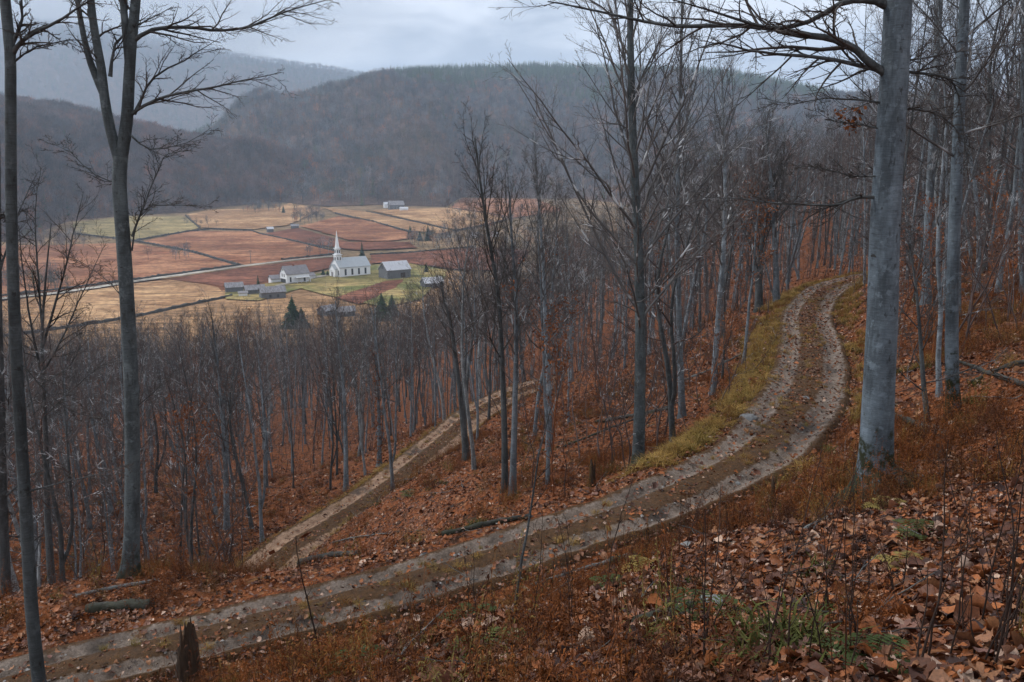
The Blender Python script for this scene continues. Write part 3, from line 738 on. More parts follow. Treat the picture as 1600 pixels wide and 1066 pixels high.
building('tin_roof_shed', (512, 492), R_(55), 6.5, 5.0, 2.2, 3.8, M['grey_wood'], M['shed_roof'], 'half hidden tin roofed shed among the bare trees below the church', 'shed')
building('tin_roof_shed', (541, 494), R_(20), 6.5, 4.5, 2.2, 3.8, M['grey_wood'], M['shed_roof'], 'second half hidden tin roofed shed below the dug plot', 'shed')
building('far_farmhouse', (619, 327), R_(20), 17, 11, 5.0, 9.5, M['grey_wood'], M['shed_roof'], 'dark grey farmhouse at the edge of the far wood', 'house', [(-4, -5.5, 1, 1.4, 1.8, 'side'), (0, -5.5, 1, 1.4, 1.8, 'side'), (4, -5.5, 1, 1.4, 1.8, 'side')])
building('far_barn', (605, 324), R_(20), 8, 7, 3.5, 6.0, M['white'], M['tin'], 'small pale outbuilding left of the far farmhouse', 'shed')
building('far_shed', (631, 329), R_(15), 9, 6, 2.2, 3.8, M['white'], M['tin'], 'low white roofed shed in front of the far farmhouse', 'shed')
building('field_barn', (422, 362), R_(30), 5, 4.2, 2.4, 3.9, M['grey_wood'], M['tin'], 'tiny barn beside the stone wall in the middle fields', 'barn')
building('field_barn', (461, 357), R_(10), 6.5, 4.4, 2.2, 3.7, M['grey_wood'], M['shed_roof'], 'little dark barn under the bare copse', 'barn')
building('white_cottage', (742, 370), R_(25), 7, 5, 2.2, 4.0, M['white'], M['shed_roof'], 'white cottage behind the hedgerow trees', 'house')
building('white_cottage', (772, 369), R_(15), 7, 5, 2.0, 3.6, M['white'], M['shed_roof'], 'white cottage farthest along the hedgerow', 'house')
for px, lb in (((392, 412), 'thin utility pole beside the lane'), ((218, 372), 'thin utility pole by the olive meadow')):
    p = hit(*px); r = root('utility_pole', p, lb, 'pole')
    part('post', r, M['grey_wood'], lambda mb: mb.tube([(0, 0, -1), (0, 0, 8.5)], [0.17, 0.12], 6, True), True)
    part('crossarm', r, M['grey_wood'], lambda mb: mb.box((-1.1, -0.08, 7.6), (1.1, 0.08, 7.8)))

# ------------------------------------------------------------------ trees
def wander(start, direc, length, segs, bend, up, r):
    pts = [np.array(start, float)]; d = np.array(direc, float); d /= np.linalg.norm(d)
    st = length / segs
    nz = r.standard_normal((segs, 3)) * bend
    for i in range(segs):
        d = d + nz[i]; d[2] += up; d /= math.sqrt(d @ d)
        pts.append(pts[-1] + d * st)
    return np.array(pts)
def at(path, t):
    f = t * (len(path) - 1); i = min(int(f), len(path) - 2)
    return path[i] + (path[i + 1] - path[i]) * (f - i), path[i + 1] - path[i]
def sprout(mb, path, rad, spec, lvl, r, flat=0.0):
    """side shoots along a branch, level by level, all shoots of a level at once"""
    paths, rads = np.asarray(path)[None], np.asarray(rad)[None]
    for n, t0, ratio, segs, sides, ang, up in spec[lvl:]:
        B, m, _ = paths.shape
        L = np.sqrt((np.diff(paths, axis=1) ** 2).sum(-1)).sum(1)
        t = np.minimum(t0 + (1 - t0) * (np.arange(n)[None] + 0.8 * r.random((B, n))) / n, 0.985)
        f = t * (m - 1); i = np.minimum(f.astype(int), m - 2); w = (f - i)[..., None]; b = np.arange(B)[:, None]
        p = paths[b, i] * (1 - w) + paths[b, i + 1] * w
        rr = rads[b, i] * (1 - w[..., 0]) + rads[b, i + 1] * w[..., 0]
        d = paths[b, i + 1] - paths[b, i]; d /= np.sqrt((d * d).sum(-1))[..., None] + 1e-9
        side = np.where(np.arange(n) % 2 == 0, 1.0, -1.0)[None, :, None]
        ax = xcross(d, np.broadcast_to([0, 0, 1.0], d.shape)) * side + r.standard_normal(d.shape) * (0.55 - flat * 0.35)
        ax -= d * (ax * d).sum(-1)[..., None]; ax /= np.sqrt((ax * ax).sum(-1))[..., None] + 1e-9
        a = (ang * (0.75 + 0.5 * r.random((B, n))))[..., None]
        nd = d * np.cos(a) + ax * np.sin(a)
        ln = L[:, None] * ratio * (1.05 - 0.55 * t) * (0.45 + 0.9 * r.random((B, n)))
        keep = r.random(B * n) < 0.88
        if not keep.any(): keep[0] = True
        p, nd, ln, rr = p.reshape(-1, 3)[keep], nd.reshape(-1, 3)[keep], ln.ravel()[keep], rr.ravel()[keep]
        c = np.empty((len(p), segs + 1, 3)); c[:, 0] = p
        for k in range(segs):
            nd = nd + r.standard_normal(nd.shape) * 0.14; nd[:, 2] += up; nd /= np.sqrt((nd * nd).sum(-1))[:, None]
            c[:, k + 1] = c[:, k] + nd * (ln / segs)[:, None]
        r0 = np.minimum(rr * 0.62, 0.010 + ln * 0.011)
        cr = np.maximum(r0[:, None] * np.linspace(1, 0.22, segs + 1)[None], MINR)
        mb.tubes(c, cr * (1.25 if sides == 2 else 1), sides)
        paths, rads = c, cr
MINR = 0.0028
def make_beech(seed, H, r0, crown0=0.42, spread=0.27, dens=1.0, spec=None, sides=9, wob=0.035, erect=0.9, twin=False):
    """returns a trunk mesh builder and a crown mesh builder for a forest beech of height H"""
    r = np.random.default_rng(seed)
    tr, cr = MB(), MB()
    seg = 14
    path = [np.zeros(3)]; d = np.array([r.normal() * 0.03, r.normal() * 0.03, 1.0])
    for i in range(seg):
        d = d + np.array([r.normal(), r.normal(), 0]) * wob; d[0] -= path[-1][0] * 0.03; d[1] -= path[-1][1] * 0.03; d /= np.linalg.norm(d)
        path.append(path[-1] + d * H / seg)
    path = np.array(path); path = np.vstack([[0, 0, -0.6], path])
    t = np.linspace(0, 1, seg + 2)
    rad = r0 * (1 - 0.93 * t ** 1.1); rad[:2] *= (1.5, 1.28); rad = np.maximum(rad, 0.008)
    tr.tube(path, rad, sides)
    if twin:
        a2 = r.random() * 6.28; k0 = 3; off = np.concatenate([np.zeros(k0), (np.arange(len(path) - k0) / (len(path) - k0)) ** 0.7]) * H * 0.10
        p2 = path.copy(); p2[:, 0] += off * math.cos(a2); p2[:, 1] += off * math.sin(a2); p2[:, 2] *= 1 - 0.06 * (off > 0); tr.tube(p2[k0 - 1:], rad[k0 - 1:] * 0.8, sides)
        paths2 = [path, p2]
    else: paths2 = [path]
    spec = spec or [(9, 0.2, 0.42, 5, 4, 0.75, 0.05), (7, 0.18, 0.46, 3, 3, 0.7, 0.04), (4, 0.2, 0.5, 2, 2, 0.65, 0.02)]
    nb = int(24 * dens); ang = r.random() * 6.28
    for k in range(nb):
        tt = crown0 + (0.985 - crown0) * (k + 0.8 * r.random()) / nb
        p, d = at(paths2[k % len(paths2)], tt); ang += 2.4 + r.normal() * 0.4
        rel = (tt - crown0) / (1 - crown0)
        el = (0.48 + 0.65 * rel) * erect + r.normal() * 0.12
        dr = np.array([math.cos(ang) * math.cos(el), math.sin(ang) * math.cos(el), math.sin(el)])
        ln = H * spread * (1.15 - 0.75 * rel) * (0.6 + 0.6 * r.random())
        if k < 3: ln *= 0.6
        rr = np.interp(tt, t, rad)
        c = wander(p, dr, ln, 7, 0.10, 0.085 * erect, r)
        r1 = min(rr * 0.55, 0.008 + ln * 0.0085); br = np.maximum(np.linspace(r1, r1 * 0.18, 8), MINR)
        cr.tube(c, br, 5); sprout(cr, c, br, spec, 0, r)
    # the leader itself breaks into shoots
    sprout(cr, path[-5:], rad[-5:], [(8, 0.0, 0.55, 4, 3, 0.55, 0.06)] + spec[1:], 0, r)
    return tr, cr
def leaf_quads(mb, centre, rad, n, size, r, pts=None):
    for k in range(n):
        c = (pts[r.integers(len(pts))] + r.standard_normal(3) * 0.12) if pts is not None else centre + r.standard_normal(3) * rad
        a = r.standard_normal(3); a /= np.linalg.norm(a); b = np.cross(a, r.standard_normal(3)); b /= np.linalg.norm(b)
        s = size * (0.6 + 0.7 * r.random())
        mb.add([c, c + a * s * 0.5 + b * s * 0.28, c + a * s, c + a * s * 0.5 - b * s * 0.28], [(0, 1, 2, 3)])
VAR, HELD = [], {}
for i, (H, r0, c0, sp, dn, tm, bm_, er) in enumerate([
        (18, 0.150, 0.45, 0.30, 1.0, 'twig', 'bark', 1.0), (19, 0.170, 0.45, 0.31, 1.0, 'twig_red', 'bark', 1.05), (17, 0.130, 0.36, 0.30, 0.9, 'twig', 'bark', 1.05),
        (20, 0.190, 0.48, 0.27, 1.1, 'twig', 'bark_pale', 0.95), (16, 0.115, 0.35, 0.22, 0.8, 'twig_red', 'bark_dark', 1.15), (18, 0.145, 0.40, 0.31, 0.9, 'twig_red', 'bark_dark', 0.9),
        (19, 0.155, 0.45, 0.28, 0.9, 'twig', 'bark', 1.05), (15, 0.100, 0.33, 0.24, 0.8, 'twig_red', 'bark', 1.15),
        (17, 0.120, 0.14, 0.22, 1.3, 'twig', 'bark', 0.35), (15, 0.090, 0.10, 0.24, 1.3, 'twig_red', 'bark', 0.45)]):
    tr, cr = make_beech(100 + i, H, r0, c0, sp, dn, erect=er, twin=i in (1, 5, 6))
    if i in (2, 4, 7):
        lmb = MB(); vv = np.concatenate(cr.v)[::9]; vv = vv[vv[:, 2] < H * 0.78]; vv = vv[fbm(vv[:, 0] * 0.7 + i, vv[:, 2] * 0.7 + vv[:, 1] * 0.3, 2) > 0.05]
        leaf_quads(lmb, None, 0, 700, 0.15, np.random.default_rng(60 + i), vv); HELD[i] = lmb.mesh('leaves', M['leaf_held'], False)
    VAR.append((H, tr.mesh('trunk', M[bm_]), cr.mesh('crown', M[tm])))
MINR = 0.009
SPEC_MID = [(7, 0.2, 0.45, 3, 3, 0.7, 0.07), (4, 0.15, 0.5, 2, 2, 0.7, 0.03)]
MIDV = []
for i, (H, r0, c0, sp, dn, tm) in enumerate([(18, 0.15, 0.42, 0.25, 0.9, 'woods_mid'), (17, 0.14, 0.36, 0.26, 0.9, 'woods_mid'), (19, 0.16, 0.48, 0.24, 0.9, 'woods_mid'), (16, 0.12, 0.32, 0.27, 0.8, 'woods_mid')]):
    tr, cr = make_beech(200 + i, H, r0, c0, sp, dn, spec=SPEC_MID, sides=6, erect=1.05, twin=i == 1)
    mb = MB(); mb.v, mb.q, mb.n = tr.v + cr.v, tr.q + [q + tr.n for q in cr.q], tr.n + cr.n
    me = mb.mesh('bare_tree', M[('bark', 'bark_dark', 'bark_pale', 'bark')[i]]); me.materials.append(M[tm])
    nq = sum(len(q) for q in tr.q); mi = np.zeros(len(me.polygons), np.int32); mi[nq:] = 1
    me.polygons.foreach_set('material_index', mi)
    MIDV.append((H, me))
def puff(seed, H, W, n):
    """a bare crown as seen from a kilometre off: a stem, a few boughs and a rounded cloud of fine slivers"""
    r = np.random.default_rng(seed); mb = MB()
    mb.tube([(0, 0, -2), (0, 0, H * 0.45), (0.3, 0.2, H * 0.8)], [0.24, 0.17, 0.06], 3)
    ce = np.array([0, 0, H * 0.62]); ex = np.array([W, W, H * 0.36])
    for k in range(n):
        d = r.standard_normal(3); d /= np.linalg.norm(d); d[2] = d[2] * 0.8 + 0.15
        p = ce + d * ex * r.random() ** 0.45
        o = (p - (ce - [0, 0, H * 0.35])); o /= np.linalg.norm(o); o = o + r.standard_normal(3) * 0.45
        s = np.cross(o, r.standard_normal(3)); s /= np.linalg.norm(s) + 1e-9; ln = 1.0 + 1.3 * r.random()
        mb.add([p - s * 0.15, p + s * 0.15, p + o * ln], t=[(0, 1, 2)])
    for k in range(6):
        a = r.random() * 6.28; z0 = H * (0.3 + 0.25 * r.random()); e = ce + np.array([math.cos(a) * W * 0.8, math.sin(a) * W * 0.8, H * 0.25 * r.random()])
        mb.add([(0.1, 0, z0), (-0.1, 0, z0 + 0.3), e], t=[(0, 1, 2)])
    return mb
def spruce(seed, H, W, tiers, k=9):
    r = np.random.default_rng(seed); mb = MB()
    mb.tube([(0, 0, -1), (0, 0, H)], [0.02 * H, 0.004 * H], 5)
    for t in range(tiers):
        z = H * (0.06 + 0.92 * t / tiers); rad = W * (1 - t / tiers) ** 0.85 * (0.85 + 0.3 * r.random())
        for i in range(k):
            a = 6.283 * (i + r.random() * 0.8) / k; ln = rad * (0.7 + 0.5 * r.random()); w = 0.42 * ln + 0.1
            dx, dy = math.cos(a), math.sin(a); zt = z - 0.35 * ln * (0.6 + 0.6 * r.random())
            mb.add([(0, 0, z + 0.05 * H), (dx * ln * 0.6 - dy * w, dy * ln * 0.6 + dx * w, z - 0.12 * ln), (dx * ln, dy * ln, zt), (dx * ln * 0.6 + dy * w, dy * ln * 0.6 - dx * w, z - 0.12 * ln)],
                   t=[(0, 1, 2), (0, 2, 3)])
    return mb

# scatter object: one point mesh with attributes, instanced by geometry nodes
SRC = {}
def source(name, meshes):
    c = bpy.data.collections.new(name); objs = []
    for i, me in enumerate(meshes):
        o = bpy.data.objects.new('%s_%02d' % (name, i), me); c.objects.link(o)
    return c
def scatter(name, pts, rot, scl, idx, coll, label, cat=None):
    me = bpy.data.meshes.new(name); n = len(pts)
    me.vertices.add(n); me.vertices.foreach_set('co', np.asarray(pts, np.float32).ravel())
    a = me.attributes.new('rot', 'FLOAT_VECTOR', 'POINT'); a.data.foreach_set('vector', np.asarray(rot, np.float32).ravel())
    a = me.attributes.new('scl', 'FLOAT_VECTOR', 'POINT')
    s = np.asarray(scl, np.float32); s = np.repeat(s[:, None], 3, 1) if s.ndim == 1 else s
    a.data.foreach_set('vector', s.ravel().astype(np.float32))
    a = me.attributes.new('idx', 'INT', 'POINT'); a.data.foreach_set('value', np.asarray(idx, np.int32))
    o = obj(name, me)
    g = bpy.data.node_groups.new(name, 'GeometryNodeTree')
    g.interface.new_socket('Geometry', in_out='INPUT', socket_type='NodeSocketGeometry')
    g.interface.new_socket('Geometry', in_out='OUTPUT', socket_type='NodeSocketGeometry')
    N, L = g.nodes, g.links
    gi, go = N.new('NodeGroupInput'), N.new('NodeGroupOutput')
    ip = N.new('GeometryNodeInstanceOnPoints'); ci = N.new('GeometryNodeCollectionInfo')
    ci.inputs['Collection'].default_value = coll; ci.inputs['Separate Children'].default_value = True; ci.inputs['Reset Children'].default_value = True
    def attr(nm, ty):
        x = N.new('GeometryNodeInputNamedAttribute'); x.data_type = ty; x.inputs['Name'].default_value = nm
        return next(s for s in x.outputs if s.enabled and s.name == 'Attribute')
    L.new(gi.outputs[0], ip.inputs['Points']); L.new(ci.outputs[0], ip.inputs['Instance']); ip.inputs['Pick Instance'].default_value = True
    L.new(attr('idx', 'INT'), ip.inputs['Instance Index'])
    er = N.new('FunctionNodeEulerToRotation'); L.new(attr('rot', 'FLOAT_VECTOR'), er.inputs[0]); L.new(er.outputs[0], ip.inputs['Rotation'])
    L.new(attr('scl', 'FLOAT_VECTOR'), ip.inputs['Scale']); L.new(ip.outputs[0], go.inputs[0])
    md = o.modifiers.new('scatter', 'NODES'); md.node_group = g
    return tag(o, label, cat, kind='stuff')
def yaw_only(n, tilt=0.05):
    r = rng.standard_normal((n, 3)) * tilt; r[:, 2] = rng.random(n) * 6.283; return r

# far woods on the hills
FAR = source('far_tree', [puff(i, 13 + i, 4.2, 95).mesh('far_tree', M['woods_far'], False) for i in range(4)]
             + [spruce(50 + i, 15 + 2 * i, 3.2, 7, 6).mesh('far_spruce', M['spruce'], False) for i in range(2)])
SPUR = source('spur_tree', [puff(10 + i, 13 + i, 4.2, 95).mesh('spur_tree', M['woods_red'], False) for i in range(4)]
              + [spruce(50 + i, 15 + 2 * i, 3.2, 7, 6).mesh('far_spruce', M['spruce'], False) for i in range(2)])
def hill_points(VT, n, t_max, tmin=0.0):
    V, T = VT; ny, nx, _ = V.shape
    e1, e2 = V[1:, :-1] - V[:-1, :-1], V[:-1, 1:] - V[:-1, :-1]
    ar = np.abs(e1[..., 0] * e2[..., 1] - e1[..., 1] * e2[..., 0])
    ar = ar * ((T[:-1, :-1] < t_max) & (T[:-1, :-1] >= tmin))
    px, py = project(V[:-1, :-1].reshape(-1, 3)); inv = ((px > -250) & (px < 1850)).reshape(ar.shape)
    ar = (ar * inv).ravel(); c = rng.choice(len(ar), n, p=ar / ar.sum())
    j, i = c // (nx - 1), c % (nx - 1)
    a, b = rng.random(n)[:, None], rng.random(n)[:, None]
    p = V[j, i] + e1[j, i] * a + e2[j, i] * b
    return p, T[j, i] + a[:, 0] * (T[1, 0] - T[0, 0])
def woods(name, VT, n, tm, conifer, label, smin=0.8, src=None):
    p, t = hill_points(VT, n, tm)
    nz = fbm(p[:, 0] / 170, p[:, 1] / 170, 3)
    con = rng.random(n) < conifer(t, nz)
    idx = np.where(con, 4 + rng.integers(0, 2, n), rng.integers(0, 4, n))
    scatter(name, p, yaw_only(n), smin * (0.75 + 0.85 * rng.random(n) ** 1.5), idx, src or FAR, label)
woods('woods', HV_MAIN, 36000, 1.04, lambda t, z: np.clip(0.015 + 1.1 * sstep(0.52, 0.74, t + 0.36 * z), 0, 0.96), 'bare grey woods covering the broad hill, evergreen at the top', 1.0)
woods('woods', HV_RIDGE, 21000, 1.06, lambda t, z: np.full_like(t, 0.012), 'reddish bare woods covering the low spur', 0.8, SPUR)
woods('woods', HV_FAR, 15000, 1.02, lambda t, z: np.full_like(t, 0.3), 'hazy woods on the distant mountain', 1.5)

# bare copses and hedgerow trees out on the valley floor
def px_blob(n, boxes):
    out = []
    for (x0, x1, y0, y1, k) in boxes:
        for _ in range(k): out.append(hit(x0 + (x1 - x0) * rng.random(), y0 + (y1 - y0) * rng.random()))
    return np.array(out)
cop = px_blob(0, [(458, 505, 332, 350, 46), (640, 770, 372, 392, 70), (380, 440, 322, 334, 40), (30, 135, 372, 392, 60), (0, 110, 440, 462, 34), (230, 300, 400, 408, 8), (480, 530, 390, 402, 9),
                  (285, 340, 348, 358, 7), (690, 860, 345, 372, 55), (780, 960, 372, 420, 120), (700, 860, 325, 345, 30)])
n = len(cop)
scatter('copse', cop, yaw_only(n), 0.45 + 0.35 * rng.random(n), rng.integers(0, 4, n), FAR, 'bare copses and hedgerow trees among the valley fields')

# single evergreens in the valley
CON = [spruce(60 + i, 10.0, (2.3, 3.1, 4.2)[i], 15, 13) for i in range(3)]
CONM = [c.mesh('needles', M['spruce_near'], False) for c in CON]
trunk_me = (lambda mb: (mb.tube([(0, 0, -1.0), (0, 0, 6.0)], [0.22, 0.1], 6), mb)[1])(MB()).mesh('trunk', M['bark_dark'])
for px, h, k, lb in (((404, 455), 8, 0, 'dark pointed spruce behind the grey sheds'), ((566, 404), 11, 0, 'tall narrow dark spruce behind the church'), ((641, 373), 11, 1, 'dark spruce, left one of the pair beyond the dark field'),
                     ((669, 375), 12, 1, 'dark spruce, right one of the pair beyond the dark field'), ((656, 375), 7, 2, 'low broad evergreen between the pair of spruces'), ((666, 427), 6.5, 1, 'lone small green spruce right of the barn'),
                     ((597, 500), 11, 2, 'green pine in the bare woods below the dug plot, nearest the tin sheds'), ((613, 494), 9, 2, 'green pine right of its neighbour below the dug plot'), ((458, 512), 12, 2, 'bushy green pine rising from the bare woods below the farmhouse'),
                     ((472, 512), 8, 2, 'smaller bushy pine just right of the one below the farmhouse'), ((505, 432), 4.5, 2, 'low dark shrub beside the church'), ((512, 432), 3.5, 2, 'smaller dark shrub nearest the church door'), ((443, 333), 9, 1, 'dark spruce at the edge of the far wood')):
    p = hit(*px); r = root('spruce_tree', p, lb, 'tree', 'evergreens standing in the valley', rng.random() * 6, h / 10)
    obj('trunk', trunk_me, r); obj('crown', CONM[k], r)

# ------------------------------------------------------------------ hero trees, each drawn along its own stem and limbs
SPEC_LIMB = [(19, 0.10, 0.33, 5, 4, 0.75, 0.03), (9, 0.12, 0.42, 4, 3, 0.7, 0.02), (5, 0.2, 0.45, 2, 2, 0.65, 0.0)]
SPEC_CROWN = [(12, 0.15, 0.36, 5, 4, 0.6, 0.05), (8, 0.15, 0.42, 3, 3, 0.6, 0.04), (4, 0.2, 0.5, 2, 2, 0.6, 0.02)]
def smooth_path(p, step):
    return catmull(p, step)
def hero(name, base_px, base_y, stem, label, r_base, r_top, limbs=(), bark='bark_hero', twig='twig_dark', crown=None, sides=16, flare=1.55, cat='tree', spec=None, knots=0, seed=1, stems=()):
    """stem: (px, py, dy) upwards from the base; limbs: ([(px, py, dy)...], radius) along the picture with their own depth offset"""
    global MINR
    MINR = 0.0022
    r = np.random.default_rng(seed)
    b = hit(*base_px) if base_y is None else P(*base_px, base_y)
    b[2] = G(b[0], b[1]); Y = b[1]
    rt = root(name, b, label, cat)
    W = lambda q: P(q[0], q[1], Y + (q[2] if len(q) > 2 else 0)) - b
    pts = [np.array([0, 0, -0.5]), np.zeros(3)] + [W(q) for q in stem]
    path = smooth_path(pts, 0.22)
    z = path[:, 2]; H = z.max()
    rad = np.interp(z, [0, H], [r_base, r_top])
    rad = rad * (1 + (flare - 1) * np.exp(-np.clip(z, 0, None) / 0.28) + 0.08 * np.exp(-np.clip(z, 0, None) / 1.2))
    mb = MB(); mb.tube(path, rad, sides)
    # uneven girth and root lobes
    V = mb.v[0].reshape(len(path), sides, 3); c = path[:, None]
    a = np.arange(sides) * 2 * math.pi / sides
    lob = 1 + 0.035 * np.sin(a[None] * 3 + z[:, None] * 0.8) + 0.03 * fbm(a[None] * 1.2 + z[:, None] * 0, z[:, None] * 1.6 + a[None] * 0, 3)
    lob += 0.22 * np.exp(-np.clip(z, 0, None) / 0.22)[:, None] * np.sin(a * 5 + seed)[None]
    mb.v[0] = (c + (V - c) * lob[..., None]).reshape(-1, 3)
    obj('trunk', mb.mesh('trunk', M[bark]), rt)
    for st, s0, s1 in stems:                                             # further stems of a forked tree
        pth = smooth_path([W(q) for q in st], 0.25); mb = MB(); mb.tube(pth, np.linspace(s0, s1, len(pth)), 10)
        o = obj('stem', mb.mesh('stem', M[bark]), rt)
        mb = MB(); sprout(mb, pth, np.linspace(s0, s1, len(pth)), [(12, 0.3, 0.26, 6, 4, 0.7, 0.06)] + (spec or SPEC_LIMB)[1:], 0, r)
        obj('twigs', mb.mesh('twigs', M[twig]), o)
    for lm, r0 in limbs:
        q = smooth_path([W(x) for x in lm], 0.22)
        q[1:] += np.cumsum(r.standard_normal((len(q) - 1, 3)) * 0.008, 0)
        rd = np.maximum(np.linspace(r0, r0 * 0.16, len(q)), 0.004); rd[0] *= 1.35
        mb = MB(); mb.tube(q, rd, 7); o = obj('limb', mb.mesh('limb', M['bark_dark'] if bark != 'bark_dark' else M[bark]), rt)
        mb = MB(); sprout(mb, q, rd, spec or SPEC_LIMB, 0, r, 0.3)
        obj('twigs', mb.mesh('twigs', M[twig]), o)
    if crown:                                                           # ordinary ascending crown between two heights of the stem
        t0, t1, nb, ln0, el0, el1 = crown
        mb = MB(); ang = r.random() * 6
        for k in range(nb):
            t = t0 + (t1 - t0) * (k + 0.8 * r.random()) / nb
            p, d = at(path, min(t, 0.99)); ang += 2.4 + r.normal() * 0.3; rel = (t - t0) / (t1 - t0)
            el = el0 + 0.22 + (el1 - el0) * rel + r.normal() * 0.1
            ln = ln0 * (1.1 - 0.6 * rel) * (0.6 + 0.7 * r.random())
            cpt = wander(p, (math.cos(ang) * math.cos(el), math.sin(ang) * math.cos(el), math.sin(el)), ln, 9, 0.08, 0.06, r)
            rr = np.interp(t, np.linspace(0, 1, len(rad)), rad); r1 = min(rr * 0.5, 0.005 + ln * 0.0068)
            br = np.maximum(np.linspace(r1, r1 * 0.15, 10), MINR); mb.tube(cpt, br, 5)
            sprout(mb, cpt, br, SPEC_CROWN, 0, r)
        obj('crown', mb.mesh('crown', M[twig]), rt)
    for k in range(knots):                                              # branch scars
        i = int(len(path) * (0.12 + 0.78 * r.random())); a = -math.pi / 2 + r.normal() * 0.9
        dr = np.array([math.cos(a), math.sin(a), 0]); rr = rad[i] * 0.97; c = path[i] + dr * rr
        tg = np.array([-dr[1], dr[0], 0]); s = rad[i] * (0.10 + 0.14 * r.random())
        t = np.linspace(0, 2 * math.pi, 11)
        ring = np.array([c + tg * math.cos(x) * s * 1.35 + np.array([0, 0, (math.sin(x) * 0.42 - 0.5 * abs(math.cos(x)) ** 2) * s]) - dr * (1 - math.cos(x * 2)) * 0.012 * s for x in t])
        mb = MB(); mb.tube(ring, [s * 0.13] * 11, 5); mb.add(np.vstack([c[None] + dr[None] * 0.006, ring[:-1]]), t=[(0, k2 + 1, (k2 + 1) % 10 + 1) for k2 in range(10)])
        obj('knot', mb.mesh('knot', M['knot']), rt)
    return rt, b
hero('beech_tree', (1365, 785), 11.5, [(1371, 650), (1379, 500), (1384, 350), (1391, 220), (1398, 100), (1403, 0), (1408, -120), (1412, -300)],
     'massive smooth grey beech trunk standing on mossy roots beside the bend', 0.228, 0.160, [
     ([(1386, 118), (1366, 106), (1335, 78), (1300, 60), (1262, 54), (1200, 45, 0.4), (1120, 41, 0.8), (1058, 43, 1.0), (980, 30, 1.2), (860, 2, 1.4)], 0.060),
     ([(1384, 8), (1350, 2), (1310, 10), (1262, 35), (1215, 46), (1170, 36, -0.3), (1110, 18, -0.4), (1050, 0, -0.6)], 0.050),
     ([(1384, 112), (1350, 104), (1300, 94), (1230, 88), (1170, 82, -0.4), (1120, 66, -0.6), (1060, 88, -0.8)], 0.036),
     ([(1378, 310), (1345, 309), (1318, 318), (1282, 322), (1225, 320, 0.3), (1160, 312, 0.5), (1100, 308, 0.6)], 0.026),
     ([(1382, 162), (1345, 156), (1290, 152), (1240, 160), (1190, 150, 0.4)], 0.016),
     ([(1388, 205), (1350, 195), (1310, 190), (1275, 170)], 0.012),
     ([(1405, 112), (1440, 116), (1478, 124), (1494, 150), (1500, 200), (1509, 262)], 0.024),
     ([(1400, 170), (1450, 174), (1490, 200), (1520, 250)], 0.018),
     ([(1392, 95), (1440, 92), (1520, 78), (1585, 70)], 0.014),
     ([(1380, 275), (1330, 275), (1290, 262), (1240, 260)], 0.013)], knots=5, sides=28, seed=3, flare=2.05)
def roots(rt, r0, n, seed):
    g = np.random.default_rng(seed); b = np.array(rt.location)
    for k in range(n):
        a = 6.283 * k / n + g.normal() * 0.25; L = r0 * (3.2 + 1.6 * g.random()); pts = []
        for t in np.linspace(0, 1, 9):
            a2 = a + 0.35 * t * g.normal() * 0.5; rr = r0 * 0.75 + (L - r0 * 0.75) * t; x, y = rr * math.cos(a2), rr * math.sin(a2)
            zg = G(b[0] + x, b[1] + y) - b[2]; pts.append((x, y, zg + 0.42 * (1 - t) ** 2.6 - 0.07 * t))
        mb = MB(); mb.tube(pts, np.linspace(r0 * 0.42, r0 * 0.10, 9), 8); obj('root', mb.mesh('root', M['bark_hero']), rt)
BIG = [o for o in bpy.data.objects if o.get('label', '').startswith('massive')][0]
mb = MB(); g = np.random.default_rng(2)
for q in ((1312, 178), (1322, 190), (1331, 196), (1338, 168), (1336, 192)): leaf_quads(mb, P(q[0], q[1], 11.7) - np.array(BIG.location), 0.05, 11, 0.085, g)
obj('leaves', mb.mesh('leaves', M['leaf_held'], False), BIG)
roots(BIG, 0.26, 7, 5)
hero('beech_tree', (205, 905), 15.4, [(207, 800), (206, 650), (200, 500), (193, 380), (187, 290), (189, 245)],
     'forked grey beech with knotted bark rising straight beside the road at the left', 0.150, 0.125, [
     ([(205, 66, 0), (240, 46), (290, 43), (352, 46), (392, 42), (440, 22), (520, -2)], 0.040),
     ([(203, 180, 0), (225, 165), (262, 148), (320, 138), (360, 128), (440, 112)], 0.034),
     ([(210, 178), (240, 120, 0.4), (285, 94, 0.4), (340, 60, 0.4)], 0.028),
     ([(172, 120), (180, 70), (215, 40), (270, 10)], 0.030),
     ([(205, 212), (235, 234), (290, 222), (330, 200)], 0.017),
     ([(207, 370), (225, 320), (248, 262), (262, 240), (300, 236)], 0.022),
     ([(206, 392), (222, 330), (262, 320), (330, 322)], 0.014),
     ([(200, 480), (170, 440), (130, 410), (100, 395)], 0.010),
     ([(208, 640), (240, 612), (262, 590)], 0.012),
     ([(196, 290), (150, 275), (110, 240), (80, 225)], 0.014)], bark='bark_moss', knots=12, seed=5,
     stems=[([(189, 250), (198, 190), (202, 120), (206, 60), (212, 0), (216, -120), (225, -300)], 0.115, 0.045),
            ([(189, 262), (172, 200), (163, 150), (158, 105), (148, 50), (142, 0), (130, -140)], 0.100, 0.045),
            ([(163, 150), (148, 115), (136, 80), (124, 20), (112, -60)], 0.075, 0.03),
            ([(202, 100), (196, 40), (192, 0), (180, -140)], 0.08, 0.03)])
